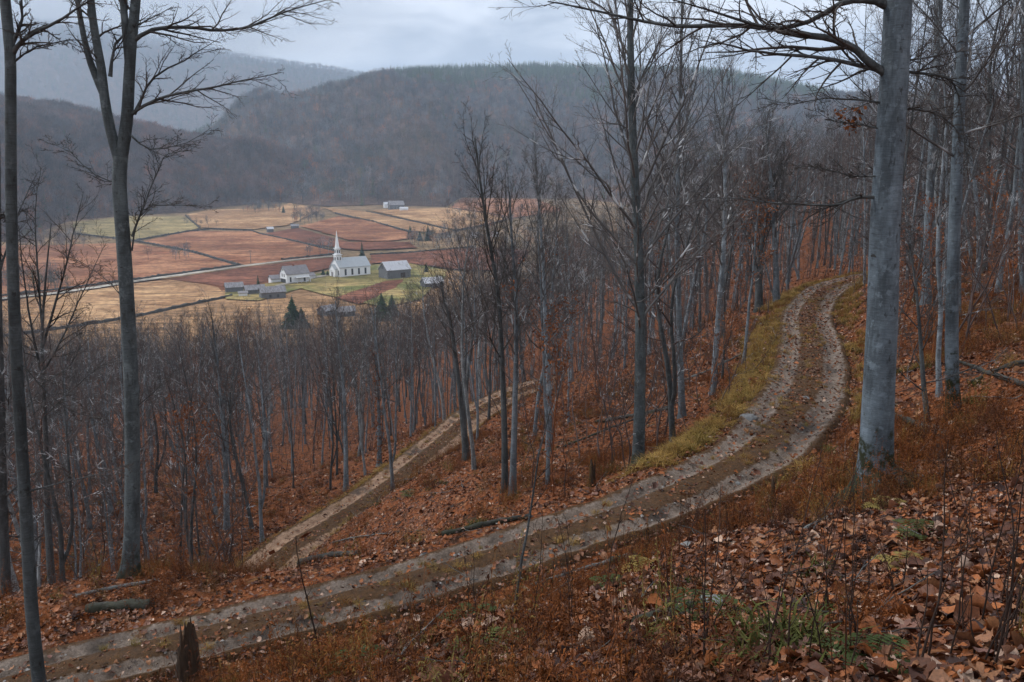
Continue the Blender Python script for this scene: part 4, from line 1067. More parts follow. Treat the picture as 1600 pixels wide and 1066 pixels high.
hero('beech_tree', (66, 1100), 9.6, [(52, 980), (40, 800), (30, 640), (22, 480), (18, 330), (17, 180), (16, 80), (8, 0), (0, -140), (-8, -300)],
     'slender dark beech trunk at the left edge leaning slightly, nearest the road', 0.082, 0.050, [
     ([(18, 85), (40, 62), (80, 40), (120, 14), (180, -20)], 0.030), ([(17, 70), (35, 30), (25, -40)], 0.025), ([(18, 100), (60, 70), (110, 58), (150, 62)], 0.012),
     ([(22, 330), (-10, 345), (-40, 350)], 0.03), ([(26, 560), (60, 600), (110, 640), (160, 655)], 0.008), ([(38, 770), (90, 755), (150, 740), (205, 722)], 0.012)], bark='bark_moss', knots=9, sides=14, seed=8)
hero('beech_tree', (8, 935), 18.5, [(4, 800), (0, 640), (-4, 480), (-6, 330), (-8, 180), (-14, 0), (-20, -120)], 'dark trunk cut by the left edge behind the slender beech', 0.12, 0.08,
     [([(0, 420), (30, 330), (60, 270)], 0.03), ([(2, 780), (60, 740), (110, 735)], 0.03)], bark='bark_dark', seed=9)
hero('beech_tree', (78, 905), 21, [(74, 800), (72, 700), (68, 600), (66, 520), (72, 430), (80, 350)], 'bare multi stemmed tree with fanning branches between the two left trunks', 0.11, 0.012,
     [([(68, 600), (52, 520), (38, 420), (30, 350)], 0.04), ([(67, 540), (92, 450), (112, 370), (128, 300)], 0.04), ([(68, 580), (100, 520), (135, 440), (165, 380)], 0.03), ([(67, 520), (60, 420), (58, 330), (66, 260)], 0.035), ([(70, 650), (110, 610), (160, 570), (215, 560)], 0.018), ([(68, 600), (120, 560), (150, 480)], 0.018)], bark='bark_dark', seed=10)
CENTRE = [('beech_tree', (997, 733), [(1000, 620), (1000, 500), (998, 400), (993, 300), (988, 180), (985, 60), (984, -60), (980, -200)], 'tall straight beech with a wide fan of bare branches at the roadside', 0.175, 0.06, (0.28, 0.97, 46, 5.5, 0.55, 1.05), 'bark_moss', 0),
          ('beech_tree', (1066, 652), [(1063, 560), (1060, 460), (1058, 360), (1060, 240), (1064, 100), (1066, 0)], 'slim grey beech standing just behind the road grass', 0.135, 0.04, (0.45, 0.97, 26, 4.0, 0.6, 1.1), 'bark', 0),
          ('beech_tree', (1114, 616), [(1122, 500), (1130, 400), (1133, 300), (1130, 200), (1128, 110)], 'pale slim beech leaning towards the bend', 0.135, 0.04, (0.42, 0.97, 26, 4.4, 0.65, 1.15), 'bark', 0),
          ('beech_tree', (858, 706), [(857, 600), (852, 500), (848, 400), (842, 320), (836, 250)], 'slim beech with rising branches on the leafy bank between the tracks', 0.135, 0.03, (0.40, 0.97, 26, 3.4, 0.6, 1.1), 'bark', 0),
          ('beech_tree', (789, 768), [(788, 660), (784, 560), (778, 460), (762, 360), (750, 280), (742, 215)], 'dark twin stem of the pair above the road, left one', 0.11, 0.025, (0.40, 0.97, 22, 2.8, 0.7, 1.15), 'bark_dark', 0),
          ('beech_tree', (801, 772), [(804, 660), (806, 560), (806, 460), (800, 380), (796, 300)], 'grey twin stem of the pair above the road, right one', 0.11, 0.025, (0.40, 0.97, 20, 2.8, 0.7, 1.15), 'bark', 0),
          ('beech_tree', (729, 718), [(722, 640), (712, 560), (703, 500), (694, 470), (690, 440)], 'blackish leaning tree with a stubby crown beside the lower track', 0.175, 0.05, (0.55, 0.97, 14, 3.0, 0.4, 1.0), 'bark_dark', 0),
          ('beech_tree', (593, 728), [(592, 650), (588, 570), (585, 520), (580, 480)], 'slim tree holding orange leaves just above the lower track', 0.17, 0.03, (0.35, 0.97, 18, 3.2, 0.6, 1.1), 'bark', 1),
          ('beech_tree', (541, 766), [(540, 680), (536, 600), (530, 540), (524, 470)], 'slim grey beech on the downhill edge of the lower track', 0.17, 0.03, (0.35, 0.97, 22, 3.8, 0.6, 1.1), 'bark', 0),
          ('beech_tree', (355, 828), [(352, 720), (346, 640), (340, 570), (332, 500)], 'forest beech with white lichen on its upper branches below the road', 0.19, 0.03, (0.35, 0.97, 24, 4.2, 0.6, 1.1), 'bark', 0),
          ('beech_tree', (1186, 486), [(1186, 420), (1190, 380), (1200, 330), (1210, 270)], 'dark rough trunked tree in the woods before the bend', 0.26, 0.05, (0.30, 0.97, 22, 5.0, 0.7, 1.1), 'bark_dark', 0),
          ('beech_tree', (1213, 476), [(1212, 400), (1208, 320), (1200, 240), (1196, 190)], 'grey tree beside the dark rough trunk before the bend', 0.22, 0.05, (0.35, 0.97, 24, 5.0, 0.7, 1.1), 'bark', 0),
          ('beech_tree', (1489, 655), [(1487, 540), (1490, 400), (1496, 250), (1502, 100), (1507, 0), (1512, -140)], 'straight pale beech second in size on the slope at the right', 0.118, 0.075, (0.55, 0.99, 12, 2.6, 0.2, 0.8), 'bark_hero', 0),
          ('beech_tree', (1447, 474), [(1450, 380), (1455, 260), (1462, 130), (1468, 0), (1472, -80)], 'grey beech trunk seen between the massive beech and the pale straight one', 0.20, 0.13, (0.5, 0.99, 16, 4.0, 0.2, 0.9), 'bark', 0),
          ('beech_tree', (1600, 455), [(1597, 380), (1598, 250), (1600, 100), (1602, -40)], 'grey trunk at the right edge of the picture', 0.15, 0.10, (0.4, 0.99, 14, 4.0, 0.2, 0.9), 'bark', 0),
          ('beech_tree', (1468, 620), [(1466, 560), (1470, 480), (1465, 400), (1470, 300), (1478, 200)], 'thin stem close beside the pale straight beech', 0.055, 0.02, (0.4, 0.99, 12, 1.6, 0.3, 0.9), 'bark', 0),
          ('beech_tree', (1450, 670), [(1443, 600), (1436, 500), (1430, 440), (1420, 380)], 'thin dark sapling trunk just right of the massive beech', 0.05, 0.015, (0.3, 0.99, 12, 1.4, 0.3, 0.9), 'bark_dark', 0)]
HEROES = []
for i, (nm, bp, st, lb, r0, r1, crn, bk, lv) in enumerate(CENTRE):
    rt, b = hero(nm, bp, None, st, lb, r0, r1, crown=crn, bark=bk, twig='twig' if i not in (4, 6, 10) else 'twig_dark', sides=12, seed=20 + i, flare=1.3)
    HEROES.append(b)
    if lv:
        mb = MB(); cm = rt.children[-1].data; vv = np.array([v.co for v in cm.vertices][::7]); vv = vv[vv[:, 2] < vv[:, 2].max() * 0.75]
        leaf_quads(mb, None, 0, 900, 0.16, np.random.default_rng(4), vv); obj('leaves', mb.mesh('leaves', M['leaf_held'], False), rt)

# ------------------------------------------------------------------ the woods
def top_limit(px):
    return np.interp(px, [-200, 0, 60, 150, 220, 300, 420, 520, 640, 700, 740, 800, 900, 1000, 1100, 1200, 1300, 1330, 1360, 1800],
                     [460, 505, 522, 528, 522, 508, 498, 492, 472, 440, 330, 300, 260, 230, 200, 200, 170, 120, -400, -400])
cand = []
Ymin, Ymax = 17.0, 330.0
N0 = 6200
Yc = np.sqrt(Ymin ** 2 + (Ymax ** 2 - Ymin ** 2) * rng.random(N0) ** 1.12)
Xc = Yc * (-0.80 + 1.62 * rng.random(N0))
Yc = np.concatenate([Yc, 28 + 110 * rng.random(900) ** 1.3]); Xc = np.concatenate([Xc, Yc[N0:] * (0.40 + 0.42 * rng.random(900))]); N0 += 900
Zc = ground_z(Xc, Yc)
pxb, pyb = project(np.stack([Xc, Yc, Zc], 1))
dU, _, sU = road_dist(UP, Xc, Yc); dL, _, sL = road_dist(LO, Xc, Yc)
floor_here = Zc < floor_z(Xc, Yc) + 3.0
ok = (dU > 2.6) & (dL > 2.6)
ok &= ~(floor_here & (Yc > 262) & (pxb < 690))
near_bank = (Yc < 60) & (pxb > 420) & (pxb < 1240)                       # open bank between the tracks
ok &= ~(near_bank & (rng.random(N0) < 0.62))
ok &= ~((Yc < 24) & (pxb > 120) & (pxb < 1330))
ok &= ~((Yc < 30) & (pxb > 1240))
ok &= ~((Yc < 39) & (pxb > 380) & (pxb < 720))
Hc = np.clip(16.5 + 2.4 * rng.standard_normal(N0), 10, 22)
lim = top_limit(pxb) + 22 * rng.standard_normal(N0)
tz = np.array([ray(600, y)[2] / ray(600, y)[1] for y in lim]) * Yc
Hc = np.where(Zc + Hc > tz, tz - Zc, Hc)
ok &= Hc > 6.0
# keep apart
order = np.argsort(Yc); keep = []; cell = {}
hb = np.array([h[:2] for h in HEROES])
for i in order:
    if not ok[i]: continue
    x, y = Xc[i], Yc[i]; dmin = 1.5 + 0.012 * y
    cx, cy_ = int(x // 6), int(y // 6); bad = False
    for a in (-1, 0, 1):
        for b in (-1, 0, 1):
            for j in cell.get((cx + a, cy_ + b), ()):
                if (Xc[j] - x) ** 2 + (Yc[j] - y) ** 2 < dmin * dmin: bad = True
    if bad or ((hb - (x, y)) ** 2).sum(1).min() < 1.2: continue
    cell.setdefault((cx, cy_), []).append(i); keep.append(i)
keep = np.array(keep)
inview = (pxb[keep] > -60) & (pxb[keep] < 1660)
single = keep[inview][:298 - 18]
sset = set(single.tolist())
rest = np.array([i for i in keep if i not in sset])
def tree_words(i, k, rank):
    if k == 1: return '%s slim bare beech from the left on the bank between the two tracks' % ORD[rank], 'bare beeches on the bank between the tracks'
    if k == 0:
        if pxb[i] < 160: return 'slim bare beech, one of many in the downhill woods left of the forked beech', 'downhill woods left of the forked beech'
        if pxb[i] < 420: return 'slim bare beech, one of many in the downhill woods right of the forked beech', 'downhill woods right of the forked beech'
        return 'slim bare beech, one of many crowding below the lower track', 'beeches below the lower track'
    if k == 2: return 'slim bare beech in the woods beyond the bend of the road', 'bare beeches beyond the bend'
    if pxb[i] < 1480: return 'slim bare beech on the upper slope between the massive beech and the pale straight one', 'upper slope beside the massive beech'
    return 'slim bare beech on the upper slope right of the pale straight beech', 'upper slope right of the pale straight beech'
ORD = 'first second third fourth fifth sixth seventh eighth ninth tenth eleventh twelfth thirteenth fourteenth fifteenth sixteenth seventeenth eighteenth nineteenth twentieth'.split()
ORD += ['twenty-' + o for o in ORD[:9]] + ['last'] * 40
def zone(i):
    if pxb[i] > 1290: return 3
    if sL[i] > 0 and dL[i] < 900 or pxb[i] < 430: return 0
    return 2 if Yc[i] > 60 else 1
bank = sorted([i for i in single if zone(i) == 1], key=lambda i: pxb[i])
for i in single:
    v = rng.integers(len(VAR) - 2)
    k = zone(i); lb, gp = tree_words(i, k, bank.index(i) if k == 1 else 0)
    if k == 3 and rng.random() < 0.6 or k == 2 and rng.random() < 0.2: v = len(VAR) - 1 - rng.integers(2)
    H, tme, cme = VAR[v]; s = Hc[i] / H
    r = root('beech_tree', (Xc[i], Yc[i], Zc[i]), lb, 'tree', gp, rng.random() * 6.283)
    girth = s ** 0.5 * (0.45 + 0.75 * rng.random() ** 1.4) * (0.8 if k == 3 else 1.0)
    r.scale = (max(girth, 0.5), max(girth, 0.5), s)
    ln_ = 0.13 if rng.random() < 0.14 else 0.035
    r.rotation_euler[0], r.rotation_euler[1] = rng.normal() * ln_, rng.normal() * ln_
    obj('trunk', tme, r); obj('crown', cme, r)
    if v in HELD and k in (0, 1, 2) and rng.random() < 0.45: obj('leaves', HELD[v], r)
MIDC = source('wood_tree', [m for _, m in MIDV])
v = rng.integers(0, len(MIDV), len(rest))
s = Hc[rest] / np.array([MIDV[k][0] for k in v])
g = np.maximum(np.sqrt(s) * (0.85 + 0.35 * rng.random(len(rest))), 0.6)
scatter('woodland', np.stack([Xc[rest], Yc[rest], Zc[rest]], 1), yaw_only(len(rest), 0.05), np.stack([g, g, s], 1), v, MIDC, 'dense bare woodland filling the slope down to the valley')
# thin understorey stems between the trees
n = 1500
Yu = 22 + 100 * rng.random(n) ** 1.3; Xu = Yu * (-0.75 + 1.5 * rng.random(n)); Zu = ground_z(Xu, Yu)
du = np.minimum(road_dist(UP, Xu, Yu)[0], road_dist(LO, Xu, Yu)[0]); pu, _ = project(np.stack([Xu, Yu, Zu], 1))
m = (du > 2.2) & ~((Yu < 66) & (pu > 400) & (pu < 790)) & ~((Yu < 60) & (pu > 450) & (pu < 1250) & (rng.random(n) < 0.3))
Xu, Yu, Zu = Xu[m], Yu[m], Zu[m]; n = len(Xu)
UND = []
MINR = 0.006
for i in range(4):
    tr, cr = make_beech(300 + i, 6.5, 0.038, 0.25, 0.22, 0.5, spec=[(4, 0.2, 0.5, 3, 3, 0.7, 0.04), (3, 0.2, 0.5, 2, 3, 0.7, 0.02)], sides=5, wob=0.08)
    mb = MB(); mb.v, mb.q, mb.n = tr.v + cr.v, tr.q + [q + tr.n for q in cr.q], tr.n + cr.n
    if i == 3: leaf_quads(mb, None, 0, 130, 0.13, np.random.default_rng(9), np.concatenate(cr.v)[::5])
    UND.append(mb.mesh('understorey', M['twig_red'] if i < 3 else M['leaf_held'], i < 3))
scatter('underwood', np.stack([Xu, Yu, Zu], 1), yaw_only(n, 0.1), 0.45 + 0.55 * rng.random(n), np.where(rng.random(n) < 0.07, 3, rng.integers(0, 3, n)), source('understorey', UND), 'thin understorey stems among the bare trees')

# ------------------------------------------------------------------ forest floor
def leaf_mesh(seed):
    r = np.random.default_rng(seed); mb = MB()
    xs = np.array([0, 0.10, 0.28, 0.5, 0.72, 0.90, 1.0]); w = np.array([0.02, 0.17, 0.31, 0.35, 0.28, 0.12, 0.0]) * (0.8 + 0.35 * r.random())
    curl, fold, tw = r.choice([-1, 1]) * (0.2 + 1.5 * r.random() ** 1.5), 0.2 + 1.0 * r.random(), r.normal() * 0.5
    wv, ph = 0.05 * r.random() + 0.015, r.random() * 6
    V = []
    for k, (x, ww) in enumerate(zip(xs, w)):
        zc = 0.06 + curl * 0.5 * ((x - 0.5) ** 2 - 0.1) + 0.04 * r.normal() * (0 < k < 6)
        for sg in (-1, -0.55, 0, 0.55, 1):
            yy = sg * ww * (1 + 0.07 * r.normal()); V.append((x - 0.5 + 0.02 * r.normal(), yy * (1 - 0.3 * abs(sg) * min(fold, 0.9)), zc + fold * 0.9 * yy * yy / 0.35 * (1 + sg * tw) + wv * abs(sg) * math.sin(9 * x + ph + sg)))
    q = [(i * 5 + j, i * 5 + 5 + j, i * 5 + 6 + j, i * 5 + 1 + j) for i in range(6) for j in range(4)]
    mb.add(V, q); return mb
def lobed_leaf(seed):
    """a five lobed dry leaf with curled tips"""
    r = np.random.default_rng(seed); mb = MB(); V = [(0.0, 0, 0.03)]
    k = 25; cup = 0.4 + 1.0 * r.random()
    for i in range(k):
        a = 6.283 * i / k; lob = 0.20 + 0.20 * abs(math.cos(a * 2.5)) ** 1.5 + (0.035 if i % 2 else 0)
        x, y = lob * math.cos(a), lob * math.sin(a); V.append((x, y, 0.02 + cup * (x * x + y * y) * (0.5 + r.random()) + 0.03 * r.normal()))
    mb.add(V, t=[(0, i + 1, (i + 1) % k + 1) for i in range(k)]); return mb
LEAF = [leaf_mesh(i).mesh('leaf', M['leaf']) for i in range(7)] + [lobed_leaf(30 + i).mesh('leaf', M['leaf']) for i in range(3)]
def slope_rot(x, y, tilt, n):
    e = 0.15; gx = (ground_z(x + e, y) - ground_z(x - e, y)) / (2 * e); gy = (ground_z(x, y + e) - ground_z(x, y - e)) / (2 * e)
    N = np.stack([-gx, -gy, np.ones_like(gx)], 1) + rng.standard_normal((n, 3)) * tilt
    N /= np.linalg.norm(N, axis=1)[:, None]
    a = rng.random(n) * 6.283; t = np.stack([np.cos(a), np.sin(a), 0 * a], 1); t -= N * (t * N).sum(1)[:, None]; t /= np.linalg.norm(t, axis=1)[:, None]
    b = np.cross(N, t)
    ry = np.arcsin(np.clip(-t[:, 2], -1, 1)); rx = np.arctan2(b[:, 2], N[:, 2]); rz = np.arctan2(t[:, 1], t[:, 0])
    return np.stack([rx, ry, rz], 1)
def floor_points(n, y0, y1, power, margin=120, spread=0.82):
    Y = y0 + (y1 - y0) * rng.random(n) ** power; X = Y * (-spread + 2 * spread * rng.random(n))
    Z = ground_z(X, Y); px, py = project(np.stack([X, Y, Z], 1))
    m = (px > -margin) & (px < 1600 + margin) & (py < 1066 + margin)
    return X[m], Y[m], Z[m], px[m], py[m]
X, Y, Z, px, py = floor_points(150000, 1.7, 46, 1.25)
d, rz, side = road_dist(UP, X, Y); dl, rzl, sidel = road_dist(LO, X, Y)
onroad = d < 1.3
rut = onroad & (np.abs(d - np.interp(Y, [13, 17, 24], [0.47, 0.60, 0.82])) < 0.27)
p_keep = np.where(rut, 0.10, np.where(onroad, 0.6, 1.0)) * np.where(fbm(X / 2.3, Y / 2.3, 3) > -0.28, 1, 0.45)
m = (rng.random(len(X)) < p_keep) & (dl > 1.2)
X, Y, Z, px, py, d, rz, onr = X[m], Y[m], Z[m], px[m], py[m], d[m], rz[m], onroad[m]
n = len(X)
Z = np.where(onr, rz + 0.03, Z + 0.015 + 0.05 * rng.random(n) * (Y < 14))
size = np.where(rng.random(n) < 0.16, 0.135, 0.07) * (0.45 + 0.85 * rng.random(n)) * (1 + 0.012 * Y)
rot = slope_rot(X, Y, 0.38, n); idx = rng.integers(0, len(LEAF), n)
pts = np.stack([X, Y, Z], 1)
app = size / np.sqrt((pts ** 2).sum(1))
big = np.argsort(-np.where((px > 0) & (px < 1600) & (py < 1066), app, 0))[:290]
for i in big:
    o = obj('leaf', LEAF[idx[i]], hillside); o.location = pts[i]; o.rotation_euler = rot[i]; o.scale = (size[i],) * 3
mk = np.ones(n, bool); mk[big] = False
scatter('leaf_litter', pts[mk], rot[mk], size[mk], idx[mk], source('litter', LEAF), 'carpet of rust brown fallen leaves on the slope and road verges')

def tuft(seed, n, h, w, lean, leafy=False):
    r = np.random.default_rng(seed); mb = MB()
    for k in range(n):
        a = r.random() * 6.283; p = np.array([r.normal() * w, r.normal() * w, 0]); hh = h * (0.5 + 0.7 * r.random()); ln = lean * (0.4 + r.random())
        d = np.array([math.cos(a), math.sin(a), 0]); s = np.array([-d[1], d[0], 0]) * (0.003 if leafy else 0.006)
        q = [p, p + d * ln * hh * 0.25 + np.array([0, 0, hh * 0.55]), p + d * ln * hh * 0.9 + np.array([0, 0, hh * (0.95 - 0.3 * ln)])]
        mb.add([q[0] - s, q[0] + s, q[1] + s * 0.8, q[1] - s * 0.8, q[2]], [(0, 1, 2, 3)], [(3, 2, 4)])
        if leafy:
            for j in range(15):
                t = 0.2 + 0.8 * j / 15; c = q[0] * (1 - t) ** 2 + 2 * q[1] * t * (1 - t) + q[2] * t * t
                b = r.standard_normal(3); b[2] *= 0.4; b /= np.linalg.norm(b); l_ = 0.055 * (1.3 - 0.8 * t); wv = np.cross(b, r.standard_normal(3)); wv *= 0.0055 / np.linalg.norm(wv)
                mb.add([c, c + b * l_ * 0.5 + wv, c + b * l_ - np.array([0, 0, 0.02]), c + b * l_ * 0.5 - wv], [(0, 1, 2, 3)])
    return mb
BRK = source('bracken', [tuft(i, (24, 20, 9, 7)[i], (0.5, 0.55, 0.85, 1.0)[i], (0.13, 0.13, 0.10, 0.08)[i], (0.6, 0.5, 0.22, 0.18)[i], True).mesh('bracken', M['bracken'], False) for i in range(4)])
GRS = source('grass_tuft', [tuft(20 + i, 70, 0.38, 0.10, 1.0).mesh('grass_tuft', M['grass'], False) for i in range(4)])
MOS = source('moss_tuft', [tuft(40 + i, 60, 0.12, 0.10, 0.9).mesh('moss_tuft', M['moss'], False) for i in range(3)])
# rusty bracken: thick on the verges and banks, thin on the leaf slope
X, Y, Z, px, py = floor_points(26000, 2.5, 75, 1.15)
d, rz, side = road_dist(UP, X, Y); dl, _, sl = road_dist(LO, X, Y)
dens = sstep(-0.25, 0.35, fbm(X / 3.4 + 5, Y / 3.4, 3)) * 0.75
dens *= np.where(Y < 9.5, np.where(px < 1150, 0.28, 0.06), 1.0)
dens = np.where((d > 1.3) & (d < 4.2) & (side < 0) & (px < 1330), np.maximum(dens, 0.75), dens)
dens = np.where((side > 0) & (d < 6) & (px < 700), dens * 0.45, dens)
dens = np.where((px > 1400) & (Y < 12), dens * 0.35, dens)
m = (rng.random(len(X)) < dens) & (d > np.where((side < 0) & (px < 1050), 1.75, 1.6)) & (dl > 1.9)
n = m.sum()
scatter('dry_bracken', np.stack([X[m], Y[m], Z[m] - 0.02], 1), yaw_only(n, 0.12), (0.5 + 0.75 * rng.random(n)) * np.where((d[m] < 3.4) & (side[m] < 0), 0.62, 1.0) * np.where(Y[m] < 9, 0.75, 1.0), rng.integers(0, 4, n), BRK, 'rusty dry bracken and weeds along the banks')
# pale grass along the verges of both tracks and on the crown between the ruts
def verge(path, n, offs, sd, s0=0):
    i = s0 + rng.integers(0, len(path) - 1 - s0, n); T = path[i + 1] - path[i]; T[:, 2] = 0; T /= np.linalg.norm(T, axis=1)[:, None]
    o = offs + sd * rng.standard_normal(n); x = path[i, 0] - T[:, 1] * o + 0.3 * rng.standard_normal(n); y = path[i, 1] + T[:, 0] * o + 0.3 * rng.standard_normal(n)
    return x, y
gx, gy = [], []
for path, n, off, sd, s0 in ((UP, 3000, 2.2, 0.26, 60), (UP, 420, -2.2, 0.35, 60), (LO, 900, 2.2, 0.3, 0), (LO, 250, -2.3, 0.3, 0)):
    x, y = verge(path, n, off, sd, s0); gx.append(x); gy.append(y)
gx, gy = np.concatenate(gx), np.concatenate(gy)
m = fbm(gx / 2.6 + 9, gy / 2.6, 3) > -0.30; gx, gy = gx[m], gy[m]; gz = ground_z(gx, gy)
n = len(gx)
scatter('verge_grass', np.stack([gx, gy, gz - 0.02], 1), yaw_only(n, 0.15), 0.55 + 0.65 * rng.random(n), rng.integers(0, 4, n), GRS, 'pale yellow grass along the verges of the tracks')
x, y = verge(UP, 800, 0.0, 0.11); x2, y2 = verge(LO, 260, 0.0, 0.13)
x, y = np.concatenate([x, x2]), np.concatenate([y, y2]); m = fbm(x / 1.6, y / 1.6, 3) > -0.05; x, y = x[m], y[m]; n = len(x)
z = np.where(road_dist(UP, x, y)[0] < 2, road_dist(UP, x, y)[1], road_dist(LO, x, y)[1]) + 0.02
scatter('crown_grass', np.stack([x, y, z], 1), yaw_only(n, 0.15), 0.22 + 0.3 * rng.random(n), rng.integers(0, 4, n), GRS, 'short yellowing grass on the strip between the wheel ruts')
X, Y, Z, px, py = floor_points(2600, 2.0, 40, 1.2)
d = np.minimum(road_dist(UP, X, Y)[0], road_dist(LO, X, Y)[0]); m = (fbm(X / 1.4 + 31, Y / 1.4, 3) > 0.34) & (d > 1.5); n = m.sum()
scatter('moss', np.stack([X[m], Y[m], Z[m]], 1), yaw_only(n, 0.1), 0.6 + 1.0 * rng.random(n), rng.integers(0, 3, n), MOS, 'tufts of green moss and grass among the leaves')

# leaves blown on to the tracks: thick on the crown and along both edges, thin in the ruts
lx, ly, lz = [], [], []
for path, n_, o_, sd in ((UP, 4200, 0.0, 0.15), (UP, 3000, 1.38, 0.13), (UP, 3000, -1.38, 0.13), (UP, 1500, 0.0, 0.7), (LO, 2600, 0.0, 0.2), (LO, 1300, 0.0, 0.8), (LO, 2200, 1.45, 0.2), (LO, 2200, -1.45, 0.2)):
    x, y = verge(path, n_, o_, sd); dd, zz, _ = road_dist(path, x, y); gz = ground_z(x, y)
    lx.append(x); ly.append(y); lz.append(np.where(dd < 1.1, zz + 0.06 - 0.05 * (dd > 0.4), np.maximum(gz, zz - 0.1) + 0.03))
x, y, z = np.concatenate(lx), np.concatenate(ly), np.concatenate(lz); n = len(x)
scatter('road_leaves', np.stack([x, y, z], 1), slope_rot(x, y, 0.3, n), (0.06 + 0.06 * rng.random(n)) * (1 + 0.012 * y), rng.integers(0, len(LEAF), n), bpy.data.collections['litter'], 'fallen leaves blown on to the crown and edges of the tracks')
X, Y, Z, px, py = floor_points(62000, 40, 105, 1.1); m = (np.minimum(road_dist(UP, X, Y)[0], road_dist(LO, X, Y)[0]) > 1.4) & (fbm(X / 4, Y / 4, 3) > -0.35); n = m.sum()
scatter('far_leaf_litter', np.stack([X[m], Y[m], Z[m] + 0.03], 1), slope_rot(X[m], Y[m], 0.4, n), 0.14 + 0.13 * rng.random(n), rng.integers(0, len(LEAF), n), bpy.data.collections['litter'], 'carpet of fallen leaves under the downhill woods')
# pebbles in the ruts
PEB = []
for i in range(3):
    g = np.random.default_rng(70 + i); mb = MB(); a = np.arange(6) * 1.047
    V = [(math.cos(t) * (0.8 + 0.4 * g.random()), math.sin(t) * (0.8 + 0.4 * g.random()), 0.1 * g.random()) for t in a] + [(0.5 * math.cos(t) + 0.1 * g.normal(), 0.5 * math.sin(t), 0.5 + 0.2 * g.random()) for t in a] + [(0, 0, 0.7)]
    mb.add(V, [(k, (k + 1) % 6, 6 + (k + 1) % 6, 6 + k) for k in range(6)], [(6 + k, 6 + (k + 1) % 6, 12) for k in range(6)]); PEB.append(mb.mesh('pebble', M['pebble'], False))
x, y = verge(UP, 3600, 0.0, 0.75); n = len(x); dd, zz, _ = road_dist(UP, x, y)
k_ = dd < 1.2; x, y, dd, zz = x[k_], y[k_], dd[k_], zz[k_]; n = len(x)
zz = zz + 0.055 - 0.16 * np.exp(-((dd / 1.5 - 0.52) / 0.16) ** 2)
scatter('gravel', np.stack([x, y, zz], 1), yaw_only(n, 0.2), 0.010 + 0.035 * rng.random(n) ** 3, rng.integers(0, 3, n), source('pebble', PEB), 'loose pebbles lying in the ruts of the upper track')
# fallen twigs
STK = []
MINR = 0.0015
for i in range(5):
    g = np.random.default_rng(80 + i); mb = MB(); q = wander((0, 0, 0.02), (1, 0, 0.02), 0.55, 6, 0.16, 0.0, g); mb.tube(q, np.linspace(0.007, 0.002, 7), 5)
    sprout(mb, q, np.linspace(0.007, 0.002, 7), [(4, 0.2, 0.4, 3, 3, 0.7, 0.0)], 0, g); STK.append(mb.mesh('stick', M['log_pale'] if i < 1 else M['twig_dark']))
X, Y, Z, px, py = floor_points(1500, 3.5, 45, 1.0); n = len(X)
scatter('fallen_twigs', np.stack([X, Y, Z + 0.03], 1), slope_rot(X, Y, 0.1, n), (0.35 + 0.7 * rng.random(n) ** 2) * (1 + 0.035 * Y), rng.integers(0, 5, n), source('stick', STK), 'small dead twigs strewn over the leaf litter')
# ferns
def fern_mesh(seed, m):
    r = np.random.default_rng(seed); mb = MB()
    for f in range(9):
        a = f * 0.7 + r.normal() * 0.2; d = np.array([math.cos(a), math.sin(a), 0]); s = np.array([-d[1], d[0], 0]); L = 0.42 * (0.75 + 0.4 * r.random())
        pp = [d * L * t + np.array([0, 0, 0.30 * L * math.sin(t * 2.6)]) for t in np.linspace(0, 1, 12)]
        mb.tube(pp, np.linspace(0.004, 0.001, 12), 3)
        for k in range(2, 11):
            w = 0.30 * L * math.sin(math.pi * (0.15 + 0.85 * k / 12)) * (0.9 + 0.2 * r.random())
            for sg in (-1, 1):
                c = pp[k]; tip = c + s * sg * w + d * 0.25 * w - np.array([0, 0, 0.12 * w])
                mb.add([c, c + (tip - c) * 0.45 + d * 0.020, tip, c + (tip - c) * 0.45 - d * 0.016], [(0, 1, 2, 3)])
    return mb.mesh('fronds', m, False)
FERN_G, FERN_Y = [fern_mesh(i, M['fern']) for i in range(2)], [fern_mesh(5 + i, M['fern_gold']) for i in range(2)]
for px_, s, gold, lb in (((735, 975), 1.0, 0, 'green fern beside the twig that stands before the road'), ((772, 1030), 1.1, 0, 'green fern at the bottom near the leaning grey branch'), ((560, 1052), 1.0, 0, 'low green fern at the bottom edge'),
                         ((955, 925), 1.0, 0, 'green fern beneath the dry yellow fern'), ((893, 930), 0.9, 1, 'golden dry fern left of the green one'), ((1010, 895), 1.3, 1, 'large yellow fern in front of the fallen branch'), ((1100, 965), 1.1, 0, 'green fern tuft by the dark log end'),
                         ((1385, 800), 1.3, 1, 'yellow green fern at the foot of the massive beech'), ((1440, 840), 1.2, 0, 'green fern below the massive beech'), ((640, 775), 1.9, 0, 'small green shrub like fern beside the lower track'), ((1410, 890), 1.1, 1, 'dry yellow fern in the leaf litter at the right'),
                         ((1365, 1040), 0.8, 0, 'green fern tip among the nearest leaves')):
    p = hit(*px_); r = root('fern', p, lb, 'fern', 'ferns on the forest floor', rng.random() * 6, s * 0.62)
    obj('fronds', (FERN_Y if gold else FERN_G)[rng.integers(2)], r)

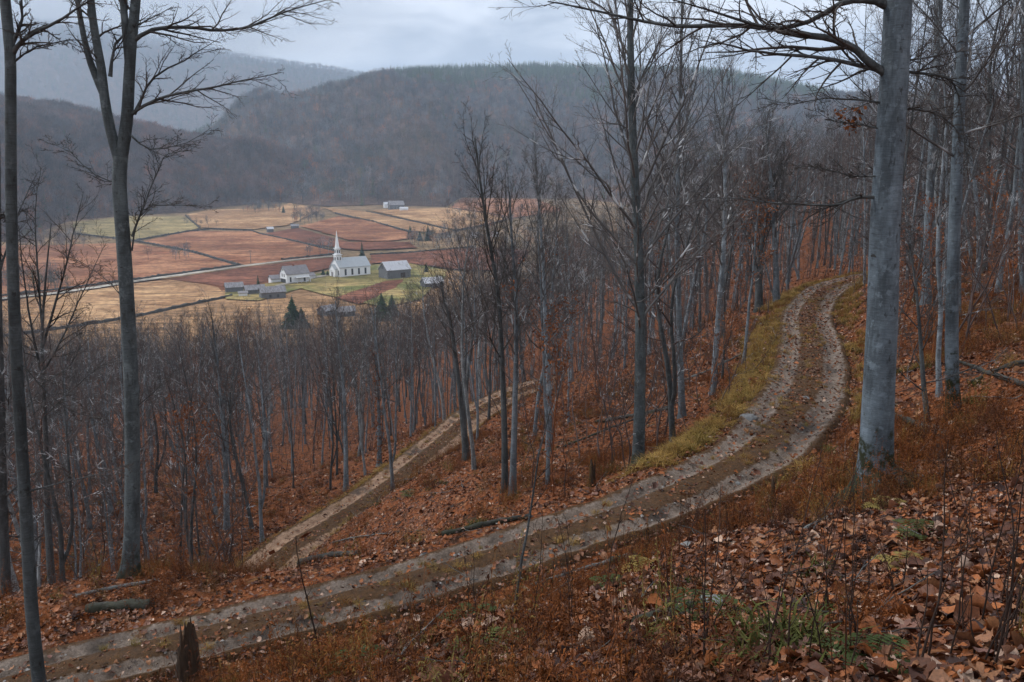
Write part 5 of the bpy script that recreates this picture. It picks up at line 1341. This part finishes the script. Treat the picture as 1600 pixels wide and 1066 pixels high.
# logs and fallen branches
def log(px_, r0, r1, label, m='log', lift=0.6, twigs=0, name='fallen_log', cat='log', bend=0.03):
    A = [hit(q[0], q[1]) for q in px_]; o0 = A[0].copy()
    pts = np.array([a - o0 + np.array([0, 0, lift * r0]) for a in A]); pth = catmull(pts, max(0.12, r0 * 1.2))
    g = ground_z(pth[:, 0] + o0[0], pth[:, 1] + o0[1]) - o0[2] + lift * r0
    pth[:, 2] = np.maximum(pth[:, 2], g * 0.5 + pth[:, 2] * 0.5) if len(px_) > 2 else np.maximum(pth[:, 2], g - r0)
    pth += rng.standard_normal(pth.shape) * bend * r0 * 3
    rd = np.linspace(r0, r1, len(pth)) * (1 + 0.12 * rng.standard_normal(len(pth)))
    r = root(name, o0, label, cat)
    mb = MB(); mb.tube(pth, rd, 10, True); obj('stem', mb.mesh('stem', M[m]), r)
    if twigs:
        mb = MB(); sprout(mb, pth, rd, [(twigs, 0.25, 0.22, 4, 4, 0.8, 0.06), (4, 0.2, 0.45, 3, 3, 0.7, 0.0)], 0, np.random.default_rng(int(px_[0][0])))
        obj('side_branch', mb.mesh('side_branch', M['twig_dark']), r)
log([(135, 958), (180, 952), (240, 950)], 0.10, 0.12, 'thick broken log with mossy end lying in leaves by the left road')
log([(118, 934), (180, 920), (250, 908)], 0.045, 0.03, 'thin pale fallen branch lying above the mossy log', 'log_pale')
log([(830, 918), (880, 902), (935, 885), (985, 870)], 0.030, 0.045, 'pale crooked branch reaching from the bracken', 'log_pale', 1.6, 5, 'fallen_branch', 'branch')
log([(955, 878), (1030, 868), (1140, 855)], 0.05, 0.04, 'dark fallen branch in front of the road', 'log', 1.0, 4, 'fallen_branch', 'branch')
log([(995, 985), (1060, 968), (1120, 948)], 0.065, 0.045, 'short dark log half buried in leaves at the centre')
log([(468, 882), (505, 873), (560, 868)], 0.14, 0.12, 'mossy dark log on the outer shoulder of the upper track')
log([(690, 838), (760, 822), (830, 808)], 0.07, 0.05, 'low mossy log along the far edge of the upper track')
log([(660, 1030), (720, 1002), (770, 1008), (820, 1040)], 0.016, 0.010, 'thin arching dark branch near the bottom edge', 'log', 3.0, 4, 'fallen_branch', 'branch')
log([(905, 1058), (960, 1048), (1035, 1015)], 0.022, 0.03, 'bent brown branch in the nearest leaves', 'log', 1.0, 3, 'fallen_branch', 'branch')
log([(930, 662), (985, 652), (1045, 640)], 0.10, 0.07, 'dark log lying on the bank between the tracks')
log([(880, 700), (960, 668), (1060, 630)], 0.06, 0.04, 'long thin fallen trunk sloping across the bank')
log([(1060, 600), (1110, 580), (1160, 555)], 0.09, 0.06, 'fallen trunk under the slim beeches before the bend', 'log_pale', 0.8, 5)
log([(1395, 655), (1440, 672), (1482, 690)], 0.065, 0.09, 'mossy crooked branch lying right of the massive beech', 'log', 1.2, 5, 'fallen_branch', 'branch')
log([(1495, 570), (1545, 590), (1610, 612)], 0.04, 0.055, 'black fallen limb at the right edge', 'log', 2.4, 6, 'fallen_branch', 'branch')
log([(1520, 600), (1560, 580), (1610, 565)], 0.06, 0.07, 'grey log crossing behind the black fallen limb')
log([(1160, 1008), (1220, 1012), (1280, 1008)], 0.03, 0.035, 'short dark rotten stick among the nearest leaves')
log([(1250, 835), (1290, 815), (1320, 800)], 0.03, 0.045, 'pale root like branch at the foot of the massive beech', 'log_pale', 1.0, 3, 'fallen_branch', 'branch')
log([(1130, 840), (1190, 822)], 0.03, 0.025, 'thin grey stick left of the massive beech', 'log_pale')
log([(520, 850), (555, 842), (610, 836)], 0.035, 0.02, 'pale spiky branch sticking up at the edge of the road', 'log_pale', 2.0, 7, 'fallen_branch', 'branch')
log([(550, 770), (590, 738)], 0.08, 0.06, 'dark log beside the downhill edge of the lower track')

# stumps and snags
def snag(px_, h, r0, label, seed):
    p = hit(*px_); r = root('broken_stump', p, label, 'stump'); g = np.random.default_rng(seed); mb = MB(); k = 22
    a = np.arange(k) * 6.283 / k; V = []
    a0 = g.random() * 6.28; tops = h * (0.38 + 0.62 * np.abs(np.cos((a - a0) / 2)) ** 4 + 0.16 * g.random(k))
    for t in np.linspace(0, 1, 7):
        rr = r0 * (1.35 - 0.55 * t) * (1 + 0.14 * np.sin(a * 3 + 1) + 0.06 * g.standard_normal(k))
        V += [(rr[i] * math.cos(a[i]), rr[i] * math.sin(a[i]), -0.25 + (tops[i] + 0.25) * t) for i in range(k)]
    q = [(j * k + i, j * k + (i + 1) % k, j * k + k + (i + 1) % k, j * k + k + i) for j in range(6) for i in range(k)]
    mb.add(V + [(0, 0, h * 0.35)], q, [(6 * k + i, 6 * k + (i + 1) % k, 7 * k) for i in range(k)])
    obj('stem', mb.mesh('stem', M['wood_raw'], False), r)
    for s in range(4):
        mb = MB(); a0 = g.random() * 6.28; b0 = np.array([math.cos(a0) * r0 * 0.8, math.sin(a0) * r0 * 0.8, h * 0.4])
        mb.tube([b0, b0 + [0, 0, h * 0.4], b0 * [0.9, 0.9, 1] + [0.01, 0, h * (0.5 + 0.3 * g.random())]], [r0 * 0.22, r0 * 0.16, 0.003], 4)
        obj('splinter', mb.mesh('splinter', M['wood_raw'], False), r)
snag((294, 1060), 0.9, 0.17, 'dark splintered stump standing at the near edge of the road', 4)
snag((1010, 855), 0.42, 0.05, 'small black snag in the bracken before the road', 5)
snag((1207, 790), 0.55, 0.05, 'blackened snag left of the massive beech', 6)
snag((925, 760), 0.8, 0.10, 'grey broken stump on the bank beyond the road', 7)

# stones
def rock(px_, s, label, seed):
    p = hit(*px_); g = np.random.default_rng(seed); import bmesh
    bm = bmesh.new(); bmesh.ops.create_icosphere(bm, subdivisions=3, radius=1)
    for v in bm.verts:
        c = np.array(v.co); f = 1 + 0.5 * float(fbm(np.array([c[0] * 1.3 + seed]), np.array([c[1] * 1.3 + c[2]]), 3)[0])
        v.co = Vector((c[0] * s * f * 1.3, c[1] * s * f, max(c[2] * s * f * 0.55, -s * 0.3)))
    me = bpy.data.meshes.new('stone'); bm.to_mesh(me); bm.free(); me.materials.append(M['rock'])
    for pl in me.polygons: pl.use_smooth = seed % 2 == 0
    o = obj('stone', me, None, p + np.array([0, 0, 0.10 if 1150 < px_[0] < 1290 and px_[1] < 700 else 0.03])); o.rotation_euler = (0, 0, g.random() * 6); tag(o, label, 'stone')
for i, (q, s, lb) in enumerate((((1168, 658), 0.22, 'flat grey stone sticking out of the road before the bend'), ((1258, 628), 0.17, 'pale stone in the muddy rut of the bend'), ((1078, 856), 0.09, 'round dark stone on the fallen branch in front of the road'),
                                ((1118, 950), 0.10, 'grey angular stone in the leaves near the centre'), ((1150, 758), 0.10, 'small stone at the road edge left of the massive beech'), ((665, 872), 0.12, 'dark mossy stone on the grass strip of the road'),
                                ((478, 925), 0.07, 'small pale stone on the verge at the left'), ((1245, 735), 0.10, 'small stone on the near verge of the bend'))):
    rock(q, s, lb, i + 11)

# saplings and dead weed stalks in the foreground
def sapling(px_, h, label, seed, lean=(0, 0), r0=0.006, group=None, twigs=5, leaf=0):
    p = hit(*px_); g = np.random.default_rng(seed); r = root('sapling', p, label, 'sapling', group)
    pth = wander((0, 0, -0.05), (lean[0] + g.normal() * 0.08, lean[1] + g.normal() * 0.08, 1), h, 9, 0.07, 0.0, g)
    rd = np.linspace(r0, r0 * 0.3, 10); mb = MB(); mb.tube(pth, rd, 6); obj('stem', mb.mesh('stem', M['stalk'] if r0 < 0.011 else M['bark_dark']), r)
    if twigs:
        mb = MB(); sprout(mb, pth, rd, [(twigs, 0.3, 0.26, 4, 3, 0.65, 0.05), (3, 0.3, 0.4, 2, 3, 0.6, 0.02)], 0, g); obj('twigs', mb.mesh('twigs', M['stalk']), r)
    if leaf:
        mb = MB(); leaf_quads(mb, None, 0, leaf, 0.09, g, pth[4:]); obj('leaves', mb.mesh('leaves', M['leaf_held'], False), r)
MINR = 0.0013
sapling((800, 985), 1.75, 'thin grey leaning sapling stem standing alone before the road', 1, (0.06, 0.3), 0.013, None, 4)
sapling((510, 1050), 1.30, 'dark curved sapling with one withered leaf in front of the road', 2, (-0.25, 0.2), 0.009, None, 3, 3)
k = 0
g2 = np.random.default_rng(12)
while k < 120:
    if k < 80: q = (1060 + 560 * g2.random(), 830 + 230 * g2.random())
    else: q = (380 + 700 * g2.random(), 900 + 160 * g2.random())
    p = hit(*q)
    if road_dist(UP, np.array([p[0]]), np.array([p[1]]))[0][0] < 1.8: k += 1; continue
    a = q[0] > 1060
    sapling(q, 0.35 + 0.75 * g2.random(), 'thin dark leafless shoot, one of many in the leaf litter below the massive beech' if a else 'thin dark leafless shoot, one of many in the bracken before the road', 100 + k, (0, 0), 0.0035 + 0.0025 * g2.random(),
            'bare shoots below the massive beech' if a else 'bare shoots in the bracken', 4)
    k += 1
print('single trees', len(single), 'mass', len(rest), 'under', len(Xu))

# ------------------------------------------------------------------ the damp air of the valley
mb = MB(); mb.box((-9500, -720, -66), (9500, 9300, 1260))
hz = obj('haze', mb.mesh('haze', None, False))
m = bpy.data.materials.new('haze'); m.use_nodes = True; m.node_tree.nodes.clear()
o_ = m.node_tree.nodes.new('ShaderNodeOutputMaterial'); pv = m.node_tree.nodes.new('ShaderNodeVolumePrincipled')
pv.inputs['Color'].default_value = (0.66, 0.81, 1.0, 1); pv.inputs['Density'].default_value = 0.00019; pv.inputs['Anisotropy'].default_value = 0.2
m.node_tree.links.new(pv.outputs[0], o_.inputs['Volume']); hz.data.materials.append(m)
tag(hz, 'thin bluish haze filling the valley air', kind='stuff')
# mist on the distant mountain
import bmesh
bm = bmesh.new(); bmesh.ops.create_icosphere(bm, subdivisions=4, radius=1)
me = bpy.data.meshes.new('mist'); bm.to_mesh(me); bm.free()
ms = obj('mist', me, None, P(60, 10, 4150)); ms.scale = (2300, 620, 420)
m = bpy.data.materials.new('mist'); m.use_nodes = True; n, l = m.node_tree.nodes, m.node_tree.links; n.clear()
o_ = n.new('ShaderNodeOutputMaterial'); pv = n.new('ShaderNodeVolumePrincipled'); pv.inputs['Color'].default_value = (0.93, 0.96, 1.0, 1)
tc = n.new('ShaderNodeTexCoord'); ln = n.new('ShaderNodeVectorMath'); ln.operation = 'LENGTH'; l.new(tc.outputs['Object'], ln.inputs[0])
fall = ramp(n, l, ln.outputs['Value'], [(0.0, 1.0), (0.55, 0.55), (0.95, 0.0)], 'EASE')
nz = ramp(n, l, noise(n, l, coords(n, l, (3, 1, 1.2)), 1.6, 4, 0.6), [(0.35, 0.25), (0.65, 1.6)])
l.new(mathn(n, l, 'MULTIPLY', mathn(n, l, 'MULTIPLY', fall, nz), 0.0034), pv.inputs['Density'])
l.new(pv.outputs[0], o_.inputs['Volume']); ms.data.materials.append(m)
tag(ms, 'pale mist hanging round the top of the distant mountain', kind='stuff')
